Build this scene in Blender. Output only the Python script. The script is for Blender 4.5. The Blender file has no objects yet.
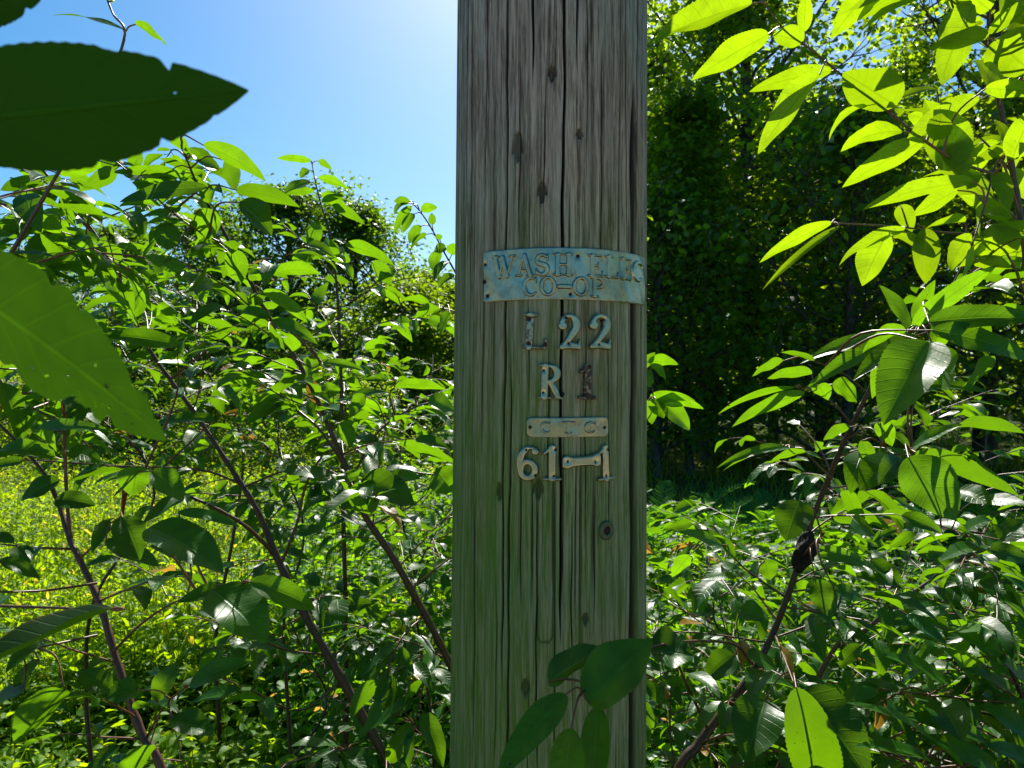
import bpy, math, random
import numpy as np
from mathutils import Vector

# ------------------------------------------------------------------ camera, sky, sun, exposure
S = bpy.context.scene
C = S.collection
EYE = 1.6
FPX = 711.1
SUN_AZ, SUN_EL = 5.0, 43.0

cam = bpy.data.objects.new('camera', bpy.data.cameras.new('camera'))
C.objects.link(cam)
cam.location = (0, 0, EYE)
cam.rotation_euler = (math.radians(90), 0, 0)
cam.data.lens = 25.0
cam.data.sensor_width = 36.0
cam.data.clip_start = 0.02
cam.data.clip_end = 3000
cam.data.dof.use_dof = True
cam.data.dof.focus_distance = 1.05
cam.data.dof.aperture_fstop = 14.0
S.camera = cam

W = bpy.data.worlds.new('World'); S.world = W; W.use_nodes = True
nt = W.node_tree
sky = nt.nodes.new('ShaderNodeTexSky'); sky.sky_type = 'NISHITA'
sky.sun_disc = False
sky.sun_elevation = math.radians(SUN_EL)
sky.sun_rotation = math.radians(SUN_AZ)
sky.air_density = 1.0; sky.dust_density = 0.75; sky.ozone_density = 4.0
hs = nt.nodes.new('ShaderNodeHueSaturation'); hs.inputs['Saturation'].default_value = 1.38; hs.inputs['Hue'].default_value = 0.490
nt.links.new(sky.outputs[0], hs.inputs['Color']); nt.links.new(hs.outputs[0], nt.nodes['Background'].inputs[0])
nt.nodes['Background'].inputs[1].default_value = 0.054

sl = bpy.data.lights.new('sun', 'SUN'); sl.energy = 4.0; sl.angle = math.radians(0.5); sl.color = (1, .95, .86)
so = bpy.data.objects.new('sun', sl); C.objects.link(so)
az, el = math.radians(SUN_AZ), math.radians(SUN_EL)
sd = Vector((math.sin(az)*math.cos(el), math.cos(az)*math.cos(el), math.sin(el)))
so.rotation_euler = sd.to_track_quat('Z', 'Y').to_euler()
so.location = sd*60
S.view_settings.view_transform = 'Standard'
S.view_settings.look = 'None'
S.view_settings.exposure = 1.42
S.view_settings.gamma = 1.0
S.view_settings.use_curve_mapping = False
S.cycles.max_bounces = 8
S.cycles.diffuse_bounces = 4
S.cycles.transmission_bounces = 6
S.cycles.sample_clamp_indirect = 6.0

rng = np.random.default_rng(7)
UP = np.array((0, 0, 1.0))

# ------------------------------------------------------------------ helpers
def at(px, py, y):
    return np.array(((px-512)/FPX*y, y, EYE+(384-py)/FPX*y))

def topx(P):
    P = np.atleast_2d(P)
    y = np.maximum(P[:, 1], 1e-3)
    return 512+P[:, 0]/y*FPX, 384-(P[:, 2]-EYE)/y*FPX

def nrm(a):
    return a/np.maximum(np.linalg.norm(a, axis=-1, keepdims=True), 1e-9)

def mesh_obj(name, V, F, mat, parent=None, uv=None, tint=None, smooth=True, attrs=None, mats=None, fmat=None):
    V = np.asarray(V, dtype=np.float32); F = np.asarray(F, dtype=np.int32)
    k = F.shape[1]
    me = bpy.data.meshes.new(name)
    me.vertices.add(len(V)); me.vertices.foreach_set('co', V.ravel())
    me.loops.add(F.size); me.loops.foreach_set('vertex_index', F.ravel())
    me.polygons.add(len(F))
    me.polygons.foreach_set('loop_start', np.arange(0, F.size, k, dtype=np.int32))
    if smooth:
        me.polygons.foreach_set('use_smooth', np.ones(len(F), dtype=bool))
    if uv is not None:
        l = me.uv_layers.new(name='UVMap')
        l.data.foreach_set('uv', np.asarray(uv, dtype=np.float32)[F.ravel()].ravel())
    if tint is not None:
        a = me.attributes.new('tint', 'FLOAT', 'POINT'); a.data.foreach_set('value', np.asarray(tint, dtype=np.float32))
    for n, v in (attrs or {}).items():
        a = me.attributes.new(n, 'FLOAT', 'POINT'); a.data.foreach_set('value', np.asarray(v, dtype=np.float32))
    if mat is not None: me.materials.append(mat)
    me.update(calc_edges=True); me.validate()
    o = bpy.data.objects.new(name, me); C.objects.link(o)
    if parent is not None: o.parent = parent
    return o

def tag(o, label=None, cat=None, group=None, kind=None):
    if label: o['label'] = label
    if cat: o['category'] = cat
    if group: o['group'] = group
    if kind: o['kind'] = kind
    return o

def thing(name, label, cat, loc=(0, 0, 0), group=None):
    o = bpy.data.objects.new(name, None); C.objects.link(o)
    o.location = [float(v) for v in loc]; o.empty_display_size = .05
    return tag(o, label, cat, group)

class Tubes:
    """tapered tubes along polylines, all quads"""
    def __init__(s): s.V = []; s.F = []; s.n = 0; s.T = []
    def poly(s, P, R, k=6, tint=0.5, knob=0.0):
        P = np.asarray(P, float); R = np.asarray(R, float)
        m = len(P)
        T = np.gradient(P, axis=0); T = nrm(T)
        a = np.array((0.31, 0.27, 0.9)); A = nrm(np.cross(T, a)); B = np.cross(T, A)
        th = np.arange(k)/k*2*math.pi
        ring = P[:, None]+R[:, None, None]*(A[:, None]*np.cos(th)[None, :, None]+B[:, None]*np.sin(th)[None, :, None])
        if knob: ring = ring+(rng.random((m, k, 1))-.5)*knob*R[:, None, None]
        s.V.append(ring.reshape(-1, 3))
        i = np.arange(m-1)[:, None]*k; j = np.arange(k)[None]; j2 = (j+1) % k
        f = np.stack([i+j, i+j2, i+k+j2, i+k+j], -1).reshape(-1, 4)+s.n
        s.F.append(f); s.n += m*k; s.T.append(np.full(m*k, tint))
    def segs(s, A, B, ra, rb, k=4, tint=0.5):
        A = np.asarray(A, float); B = np.asarray(B, float); N = len(A)
        if N == 0: return
        T = nrm(B-A); X = nrm(np.cross(T, np.array((.31, .27, .9)))); Y = np.cross(T, X)
        th = np.arange(k)/k*2*math.pi
        o = X[:, None]*np.cos(th)[None, :, None]+Y[:, None]*np.sin(th)[None, :, None]
        V = np.concatenate([A[:, None]+o*ra, B[:, None]+o*rb], 1).reshape(-1, 3)
        j = np.arange(k); j2 = (j+1) % k
        f = np.stack([j, j2, k+j2, k+j], -1)
        F = (f[None]+(np.arange(N)*2*k)[:, None, None]).reshape(-1, 4)+s.n
        s.V.append(V); s.F.append(F); s.n += len(V); s.T.append(np.full(len(V), tint))
    def build(s, name, mat, parent=None, org=(0, 0, 0)):
        return mesh_obj(name, np.concatenate(s.V)-np.asarray(org, float), np.concatenate(s.F), mat, parent, tint=np.concatenate(s.T))

def smoothline(P, n):
    """Catmull-Rom through points (any columns)"""
    P = np.asarray(P, float)
    Q = np.vstack([2*P[0]-P[1], P, 2*P[-1]-P[-2]])
    out = []
    for i in range(len(P)-1):
        a, b, c, d = Q[i:i+4]
        t = np.linspace(0, 1, n, endpoint=False)[:, None]
        out.append(.5*((2*b)+(-a+c)*t+(2*a-5*b+4*c-d)*t*t+(-a+3*b-3*c+d)*t**3))
    out.append(P[-1:])
    return np.vstack(out)

def leaf_arrays(P, D, Nn, L, Wd, droop, fold, nl=6, nw=2, serr=0, wave=0.0, shape='cherry', phase=None, twist=None):
    """batched leaves: returns V (N*M,3), F, uv, per-vertex leaf index"""
    P, D, Nn = (np.asarray(a, float) for a in (P, D, Nn))
    N = len(P)
    L = np.broadcast_to(L, N); Wd = np.broadcast_to(Wd, N); droop = np.broadcast_to(droop, N); fold = np.broadcast_to(fold, N)
    if phase is None: phase = rng.random(N)*6.28
    if twist is None: twist = (rng.random(N)-.5)*.5
    D = nrm(D); X = nrm(np.cross(D, Nn)); Z = np.cross(X, D)
    t = np.linspace(0, 1, nl+1)
    if shape == 'cherry':
        w = t**.60*(1-t)**.95; w /= w.max(); w = w+.010
    elif shape == 'maple':
        w = np.sin(np.pi*np.clip(t, 0.04, .96))**.7
    elif shape == 'blade':
        w = (1-t)**.5*.9+.1
    else:
        w = np.sin(np.pi*np.clip(t**.75, 0, 1))**.9+.02
    if serr and nl > 12:
        w = w*(1+(.020 if nl > 20 else .026)*((np.arange(nl+1) % 2)-.5)*np.minimum(1, 6*t)*2)
    s = np.linspace(-1, 1, nw+1)
    ang = droop[:, None]*(t[None]**1.3)
    dt = 1/nl
    cy = np.concatenate([np.zeros((N, 1)), np.cumsum(np.cos(ang[:, 1:]), 1)*dt], 1)
    cz = -np.concatenate([np.zeros((N, 1)), np.cumsum(np.sin(ang[:, 1:]), 1)*dt], 1)
    hw = w[None]*Wd[:, None]/2
    fo = fold[:, None]*np.ones_like(hw)
    tw = twist[:, None]*t[None]
    S_ = s[None, None]; A_ = np.abs(s)[None, None]
    xl = S_*hw[:, :, None]*np.cos(fo)[:, :, None]
    zl = A_*hw[:, :, None]*np.sin(fo)[:, :, None]
    zl = zl+wave*hw[:, :, None]*A_*np.sin(t[None, :, None]*11+phase[:, None, None]+S_*1.2)
    x2 = xl*np.cos(tw)[:, :, None]-zl*np.sin(tw)[:, :, None]
    z2 = xl*np.sin(tw)[:, :, None]+zl*np.cos(tw)[:, :, None]
    # rotate cross section with the bend
    yl = cy[:, :, None]*L[:, None, None]+z2*np.sin(ang)[:, :, None]
    zz = cz[:, :, None]*L[:, None, None]+z2*np.cos(ang)[:, :, None]
    sick = (np.random.default_rng(N).random(N)-.5)*.22
    x2 = x2+(sick*L)[:, None, None]*(t[None, :, None]**2-t[None, :, None]*.9)
    V = P[:, None, None]+x2[..., None]*X[:, None, None]+yl[..., None]*D[:, None, None]+zz[..., None]*Z[:, None, None]
    M = (nl+1)*(nw+1)
    V = V.reshape(-1, 3)
    i = np.arange(nl)[:, None]*(nw+1); j = np.arange(nw)[None]
    f = np.stack([i+j, i+j+1, i+nw+1+j+1, i+nw+1+j], -1).reshape(-1, 4)
    F = (f[None]+(np.arange(N)*M)[:, None, None]).reshape(-1, 4)
    uv = np.stack([np.broadcast_to(s*.5+.5, (nl+1, nw+1)), np.broadcast_to(t[:, None], (nl+1, nw+1))], -1).reshape(-1, 2)
    return V, F, np.tile(uv, (N, 1)), np.repeat(np.arange(N), M)

class Leaves:
    def __init__(s): s.V = []; s.F = []; s.U = []; s.T = []; s.n = 0
    def add(s, P, D, Nn, L, Wd, droop, fold, tint, **k):
        if len(P) == 0: return
        V, F, U, idx = leaf_arrays(P, D, Nn, L, Wd, droop, fold, **k)
        tint = np.broadcast_to(tint, len(P))
        s.V.append(V); s.F.append(F+s.n); s.U.append(U); s.T.append(tint[idx]); s.n += len(V)
    def raw(s, V, F, U, T):
        s.V.append(V); s.F.append(F+s.n); s.U.append(U); s.T.append(T); s.n += len(V)
    def build(s, name, mat, parent=None, org=(0, 0, 0)):
        return mesh_obj(name, np.concatenate(s.V)-np.asarray(org, float), np.concatenate(s.F), mat, parent,
                        uv=np.concatenate(s.U), tint=np.concatenate(s.T))

# ------------------------------------------------------------------ node helper
class NB:
    def __init__(s, name):
        s.m = bpy.data.materials.new(name); s.m.use_nodes = True
        s.t = s.m.node_tree; s.t.nodes.clear()
        s.out = s.t.nodes.new('ShaderNodeOutputMaterial')
    def n(s, ty, **k):
        x = s.t.nodes.new(ty)
        for a, b in k.items(): setattr(x, a, b)
        return x
    def put(s, sock, v):
        if isinstance(v, bpy.types.NodeSocket): s.t.links.new(v, sock)
        elif v is not None: sock.default_value = v
    def math(s, op, a, b=None, c=None, clamp=False):
        x = s.n('ShaderNodeMath', operation=op, use_clamp=clamp)
        s.put(x.inputs[0], a)
        if b is not None: s.put(x.inputs[1], b)
        if c is not None: s.put(x.inputs[2], c)
        return x.outputs[0]
    def mix(s, f, a, b, mode='MIX'):
        x = s.n('ShaderNodeMix', data_type='RGBA', blend_type=mode)
        s.put(x.inputs[0], f); s.put(x.inputs[6], a); s.put(x.inputs[7], b)
        return x.outputs[2]
    def ramp(s, f, a, b, c=0.0, d=1.0):
        x = s.n('ShaderNodeMapRange', interpolation_type='SMOOTHSTEP')
        s.put(x.inputs[0], f)
        for i, v in zip((1, 2, 3, 4), (a, b, c, d)): x.inputs[i].default_value = v
        return x.outputs[0]
    def noise(s, vec, scale, detail=3, rough=.55, dist=0.0):
        x = s.n('ShaderNodeTexNoise'); s.put(x.inputs['Vector'], vec)
        x.inputs['Scale'].default_value = scale; x.inputs['Detail'].default_value = detail
        x.inputs['Roughness'].default_value = rough; x.inputs['Distortion'].default_value = dist
        return x.outputs['Fac']
    def coord(s, which='Object'):
        return s.n('ShaderNodeTexCoord').outputs[which]
    def mapping(s, v, scale=(1, 1, 1), loc=(0, 0, 0)):
        x = s.n('ShaderNodeMapping'); s.put(x.inputs[0], v)
        x.inputs['Scale'].default_value = scale; x.inputs['Location'].default_value = loc
        return x.outputs[0]
    def attr(s, n):
        return s.n('ShaderNodeAttribute', attribute_name=n).outputs['Fac']
    def bump(s, h, strength=.3, dist=.002, normal=None):
        x = s.n('ShaderNodeBump'); x.inputs['Strength'].default_value = strength; x.inputs['Distance'].default_value = dist
        s.put(x.inputs['Height'], h)
        if normal is not None: s.put(x.inputs['Normal'], normal)
        return x.outputs[0]
    def principled(s, col, rough=.5, metal=0.0, spec=.5, normal=None, coat=None):
        x = s.n('ShaderNodeBsdfPrincipled')
        s.put(x.inputs['Base Color'], col); s.put(x.inputs['Roughness'], rough); s.put(x.inputs['Metallic'], metal)
        s.put(x.inputs['Specular IOR Level'], spec)
        if normal is not None: s.put(x.inputs['Normal'], normal)
        return x.outputs[0]
    def done(s, sh):
        s.t.links.new(sh, s.out.inputs[0]); return s.m

def leaf_material(name, dark, light, trans, trans_mix=.5, rough=.38, spec=.5, veins=True, yellow=None, under=None, vein_tr=.55):
    b = NB(name)
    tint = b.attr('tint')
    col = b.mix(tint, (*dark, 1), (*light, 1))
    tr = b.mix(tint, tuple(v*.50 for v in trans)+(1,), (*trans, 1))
    geo = b.n('ShaderNodeNewGeometry')
    normal = None
    if veins:
        uvn = b.n('ShaderNodeSeparateXYZ'); b.put(uvn.inputs[0], b.coord('UV'))
        u, v = uvn.outputs[0], uvn.outputs[1]
        au = b.math('ABSOLUTE', b.math('MULTIPLY_ADD', u, 2.0, -1.0))
        mid = b.ramp(au, .025, .075, 1.0, 0.0)
        fr = b.math('FRACT', b.math('MULTIPLY', b.math('SUBTRACT', v, b.math('MULTIPLY', au, .16)), 9.0))
        side = b.ramp(b.math('ABSOLUTE', b.math('SUBTRACT', fr, .5)), .0, .09, 1.0, 0.0)
        vein = b.math('MAXIMUM', mid, b.math('MULTIPLY', side, .42))
        obj = b.coord('Object')
        nz = b.noise(obj, 55, 3)
        blot = b.noise(obj, 260, 2)
        col = b.mix(b.math('MULTIPLY', vein, .5), col, tuple(min(1, v*1.8+.03) for v in light)+(1,))
        col = b.mix(b.ramp(nz, .35, .7, 0, .35), col, tuple(v*.6 for v in dark)+(1,))
        tr = b.mix(b.math('MULTIPLY', vein, .55), tr, tuple(v*vein_tr for v in trans)+(1,))
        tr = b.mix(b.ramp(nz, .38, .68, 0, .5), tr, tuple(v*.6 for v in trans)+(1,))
        # blemishes on some leaves
        sp = b.math('MULTIPLY', b.ramp(blot, .70, .74), b.ramp(b.noise(obj, 14, 1), .5, .6))
        col = b.mix(sp, col, (.05, .03, .012, 1)); tr = b.mix(sp, tr, (.03, .015, .004, 1))
        edge = b.math('MULTIPLY', b.ramp(au, .86, 1.0), b.ramp(b.noise(obj, 9, 2), .48, .62))
        col = b.mix(b.math('MULTIPLY', edge, .5), col, (.16, .07, .02, 1))
        h = b.math('ADD', b.math('MULTIPLY', vein, -.6), b.math('MULTIPLY', nz, .6))
        normal = b.bump(h, .55, .0016)
    if yellow is not None:
        ym = b.ramp(tint, .955, .97)
        col = b.mix(ym, col, (*yellow, 1)); tr = b.mix(ym, tr, tuple(min(1, v*1.6) for v in yellow)+(1,))
    un = under or tuple(v*1.25+.02 for v in light)
    col2 = b.mix(geo.outputs['Backfacing'], col, (*un, 1))
    r2 = b.math('MULTIPLY_ADD', geo.outputs['Backfacing'], .25, rough)
    p = b.principled(col2, r2, 0, spec, normal)
    t = b.n('ShaderNodeBsdfTranslucent'); b.put(t.inputs[0], tr)
    if normal is not None: b.put(t.inputs['Normal'], normal)
    mx = b.n('ShaderNodeMixShader'); mx.inputs[0].default_value = trans_mix
    b.t.links.new(p, mx.inputs[1]); b.t.links.new(t.outputs[0], mx.inputs[2])
    return b.done(mx.outputs[0])

def bark_material(name, dark, light, rough=.75, scale=40, stretch=.25):
    b = NB(name)
    o = b.mapping(b.coord('Object'), (1, 1, stretch))
    n1 = b.noise(o, scale, 5, .65); n2 = b.noise(b.coord('Object'), scale*.25, 3)
    col = b.mix(b.ramp(n1, .3, .7), (*dark, 1), (*light, 1))
    col = b.mix(b.ramp(n2, .45, .7, 0, .6), col, tuple(v*.5 for v in dark)+(1,))
    return b.done(b.principled(col, rough, 0, .35, b.bump(n1, .7, .004)))

def twig_material(name, old, young):
    b = NB(name)
    tint = b.attr('tint')
    o = b.coord('Object')
    n1 = b.noise(b.mapping(o, (1, 1, .3)), 180, 4)
    len_ = b.noise(b.mapping(o, (1, 1, 3)), 120, 1)
    col = b.mix(tint, (*old, 1), (*young, 1))
    col = b.mix(b.ramp(n1, .4, .75, 0, .55), col, tuple(v*.35 for v in old)+(1,))
    col = b.mix(b.ramp(len_, .68, .72, 0, .22), col, (.22, .18, .14, 1))
    return b.done(b.principled(col, .42, 0, .5, b.bump(n1, .35, .001)))

M_leaf = leaf_material('cherry_leaf', (.010, .075, .003), (.032, .150, .005), (.24, .52, .004), .48, .38, .32,
                       yellow=(.30, .17, .02), under=(.045, .150, .014))
M_leaf_young = leaf_material('young_cherry_leaf', (.018, .090, .003), (.050, .160, .006), (.42, .66, .004), .52, .42, .25,
                       yellow=(.42, .30, .02), under=(.060, .160, .014))
M_leaf_near = leaf_material('cherry_leaf_old', (.012, .055, .003), (.030, .100, .004), (.030, .080, .001), .42, .5, .2, under=(.028, .130, .004), vein_tr=1.7)
M_tree_r = leaf_material('maple_leaf', (.014, .080, .004), (.070, .190, .010), (.55, .82, .006), .58, .36, .45, veins=False, under=(.05, .15, .02))
M_tree_l = leaf_material('ash_leaf', (.018, .080, .005), (.060, .150, .008), (.30, .55, .006), .50, .5, .25, veins=False, under=(.06, .15, .02))
M_tree_y = leaf_material('birch_leaf', (.040, .120, .004), (.095, .190, .006), (.46, .70, .005), .52, .55, .2, veins=False)
M_under = leaf_material('dogwood_leaf', (.012, .085, .004), (.045, .160, .006), (.34, .70, .005), .50, .5, .18, yellow=(.40, .22, .03), veins=False)
M_meadow = leaf_material('meadow_leaf', (.055, .150, .003), (.130, .240, .004), (.58, .85, .004), .52, .55, .2, veins=False, yellow=(.60, .48, .03))
M_grass = leaf_material('grass_blade', (.055, .140, .004), (.130, .220, .008), (.50, .74, .006), .48, .5, .2, veins=False)
M_fern = leaf_material('fern_leaf', (.018, .090, .010), (.045, .150, .018), (.20, .55, .015), .55, .8, .04, veins=False)
M_twig = twig_material('cherry_bark', (.022, .015, .011), (.26, .085, .035))
M_twig_red = twig_material('red_cherry_bark', (.075, .034, .024), (.32, .09, .03))
M_twig_grey = twig_material('grey_cherry_bark', (.060, .048, .036), (.28, .10, .04))
M_bark = bark_material('tree_bark', (.035, .028, .020), (.12, .10, .078), scale=22)
M_dead = bark_material('gall_crust', (.006, .005, .004), (.035, .025, .018), scale=160, stretch=1, rough=.9)

# ------------------------------------------------------------------ ground
def ground_h(x, y):
    r = np.hypot(x, y)
    return (.10*np.sin(x*.21+1.3)*np.cos(y*.17+.4)+.05*np.sin(x*.9+y*.5))*np.clip(r/4, 0, 1)+np.clip((r-60)/400, 0, 3)*6*(.5+.5*np.sin(x*.011+2))

g1 = np.concatenate([-np.geomspace(900, 12, 30), np.linspace(-11, 11, 45), np.geomspace(12, 900, 30)])
gx, gy = np.meshgrid(g1, g1+8)
gV = np.stack([gx, gy, ground_h(gx, gy)], -1).reshape(-1, 3)
n = len(g1); i = (np.arange(n-1)[:, None]*n+np.arange(n-1)[None]).ravel()
gF = np.stack([i, i+1, i+n+1, i+n], -1)
b = NB('ground_soil')
o = b.coord('Object')
a1 = b.noise(o, 1.6, 6, .7); a2 = b.noise(o, 30, 4, .7)
col = b.mix(b.ramp(a1, .35, .65), (.035, .045, .014, 1), (.065, .10, .018, 1))
col = b.mix(b.ramp(a2, .5, .75), col, (.06, .042, .022, 1))
M_ground = b.done(b.principled(col, .95, 0, .1, b.bump(a2, .8, .03)))
tag(mesh_obj('ground', gV, gF, M_ground), kind='structure')

# unseen pale gravel lane behind the camera, added to bounce warm light onto the pole
b = NB('bounce_gravel')
o = b.coord('Object')
a1 = b.noise(o, 90, 4, .7); a2 = b.noise(o, 1.2, 3, .6)
v_ = b.n('ShaderNodeTexVoronoi'); b.put(v_.inputs['Vector'], o); v_.inputs['Scale'].default_value = 60
col = b.mix(v_.outputs['Distance'], (.50, .42, .31, 1), (.38, .31, .22, 1)); col = b.mix(b.ramp(a1, .4, .7, 0, .5), col, (.58, .50, .38, 1)); col = b.mix(b.ramp(a2, .45, .7, 0, .4), col, (.30, .24, .17, 1))
M_bounce = b.done(b.principled(col, .95, 0, .2, b.bump(a1, .8, .02)))
rx, ry = np.meshgrid(np.linspace(-45, 45, 91), np.linspace(-5.6, -.55, 12))
rz = ground_h(rx, ry)+.035-.03*np.abs(np.linspace(-1, 1, 12))[:, None]**3
ii_ = (np.arange(11)[:, None]*91+np.arange(90)[None]).ravel()
tag(mesh_obj('bounce_lane', np.stack([rx, ry+.12*np.sin(rx*.5), rz], -1).reshape(-1, 3), np.stack([ii_, ii_+1, ii_+92, ii_+91], -1), M_bounce), kind='structure')

# ------------------------------------------------------------------ stuff: grass, meadow growth, undergrowth
def scatter(n, x0, x1, y0, y1, test=None):
    x = rng.uniform(x0, x1, n); y = rng.uniform(y0, y1, n)
    if test is not None:
        k = test(x, y); x, y = x[k], y[k]
    return x, y

def tilt(N, amt):
    v = rng.normal(size=(N, 3))*amt; v[:, 2] = 1
    return nrm(v)

def azdir(N, lo, hi):
    a = rng.random(N)*6.283; p = np.radians(rng.uniform(lo, hi, N))
    return np.stack([np.cos(a)*np.cos(p), np.sin(a)*np.cos(p), np.sin(p)], -1)

# grass blades over the meadow and around the feet of the saplings
def fan(x, y):     # keep what the view and a step to the side can see
    return (np.abs(x) < y*1.0+1.0)
x, y = scatter(42000, -22, 14, 1.8, 26, fan)
keep = rng.random(len(x)) < np.clip(7/np.maximum(y, 1), .25, 1); x, y = x[keep], y[keep]
P = np.stack([x, y, ground_h(x, y)], -1); N = len(P)
GL = Leaves()
GL.add(P, azdir(N, 55, 88), azdir(N, -5, 5), rng.uniform(.25, .60, N), rng.uniform(.006, .013, N), rng.uniform(.3, 1.6, N), .2, rng.random(N)*.9, nl=3, nw=1, shape='blade')
tag(GL.build('grass', M_grass), 'tall yellow green grass growing through the sunlit meadow', 'grass', kind='stuff')

# goldenrod-like meadow growth: upright stems clad in narrow leaves
def stemmed(n, region, hmin, hmax, leaf, wr, per, mat, name, label, cat, pitch=(0, 45), dens=None, shape='cherry', nl=3, tlo=0, thi=.95, yfrac=.0, hfall=False, spread=.06):
    x, y = region(n)
    N = len(x); z = ground_h(x, y)
    h = rng.uniform(hmin, hmax, N)*(0.8+.45*np.sin(x*1.7+y*1.1)*np.cos(y*1.6-x*.7)+.15*np.sin(x*4.3-y*3.1))
    if hfall: h = h*np.clip(1.30-.13*y, .35, 1)
    lean = rng.normal(size=(N, 2))*.10
    T = Tubes()
    A = np.stack([x, y, z], -1); B = A+np.stack([lean[:, 0]*h, lean[:, 1]*h, h], -1)
    near = y < 7
    T.segs(A[near], B[near], .0035, .0015, 3)
    k = np.repeat(np.arange(N), per); f = np.tile(np.linspace(.25, 1.0, per), N)+rng.normal(size=N*per)*.03
    P = A[k]+(B-A)[k]*f[:, None]+rng.normal(size=(N*per, 3))*spread*np.array((1, 1, .3))
    D = azdir(N*per, *pitch)
    Lf = leaf*rng.uniform(.6, 1.25, N*per)*np.where(f > .85, .7, 1)
    tint = np.clip(rng.random(N)[k]*.5+rng.random(N*per)*.45, tlo, thi)
    if yfrac:
        yy = (rng.random(N) < yfrac)[k] & (f > .8); tint = np.where(yy, .99, np.minimum(tint, .93))
    LV = Leaves()
    LV.add(P, D, tilt(N*per, .55), Lf, Lf*wr*rng.uniform(.8, 1.2, N*per), rng.uniform(.1, 1.0, N*per), rng.uniform(.1, .5, N*per), tint, nl=nl, nw=2, shape=shape)
    o = LV.build(name, mat); tag(o, label, cat, kind='stuff')
    st = T.build('stem', M_grass, o); st['kind'] = 'stuff'
    return o

def reg_meadow(n):
    y = 2.9+23*rng.random(n)**1.6; x = -1.05*y+rng.random(n)*(1.15*y)
    k = (x < .30-.10*y+.6*np.sin(y*.8)) | (y > 9)
    k &= ~((x > 1.2))
    return x[k], y[k]
stemmed(11000, reg_meadow, .32, .66, .066, .32, 16, M_meadow, 'meadow_growth', 'sunlit yellow green meadow weeds and goldenrod behind the left saplings', 'meadow plants', (15, 65), yfrac=.10, nl=3)

def reg_ul(n):
    y = 2.1+5.5*rng.random(n)**1.1; x = -.42*y+rng.random(n)*.60*y
    k = (x < .10*y+.2) & (x > -.33*y-.15*np.sin(y*2.1))
    return x[k], y[k]
stemmed(1500, reg_ul, .45, .98, .062, .52, 22, M_under, 'undergrowth', 'thick small leaved undergrowth between the left sapling stems and the pole', 'undergrowth', (-15, 35), nl=4, yfrac=.02, spread=.09)
def reg_fl(n):
    y = 1.75+1.6*rng.random(n); x = -.80*y+rng.random(n)*.55*y
    return x, y
stemmed(800, reg_fl, .18, .52, .062, .48, 16, M_meadow, 'undergrowth', 'low broad leaved sunlit weeds at the near edge of the meadow, lower left', 'undergrowth', (-5, 40), nl=4, yfrac=.05, tlo=0, thi=.8, spread=.07)
def reg_ur(n):
    y = 1.7+6.5*rng.random(n)**1.1; x = .12*y+rng.random(n)*.85*y
    return x, y
stemmed(1900, reg_ur, .45, .95, .072, .5, 20, M_under, 'undergrowth', 'shaded leafy undergrowth below the forest edge, right of the pole', 'undergrowth', (-15, 30), nl=4, yfrac=.02, thi=.7, spread=.10, hfall=True)

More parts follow.
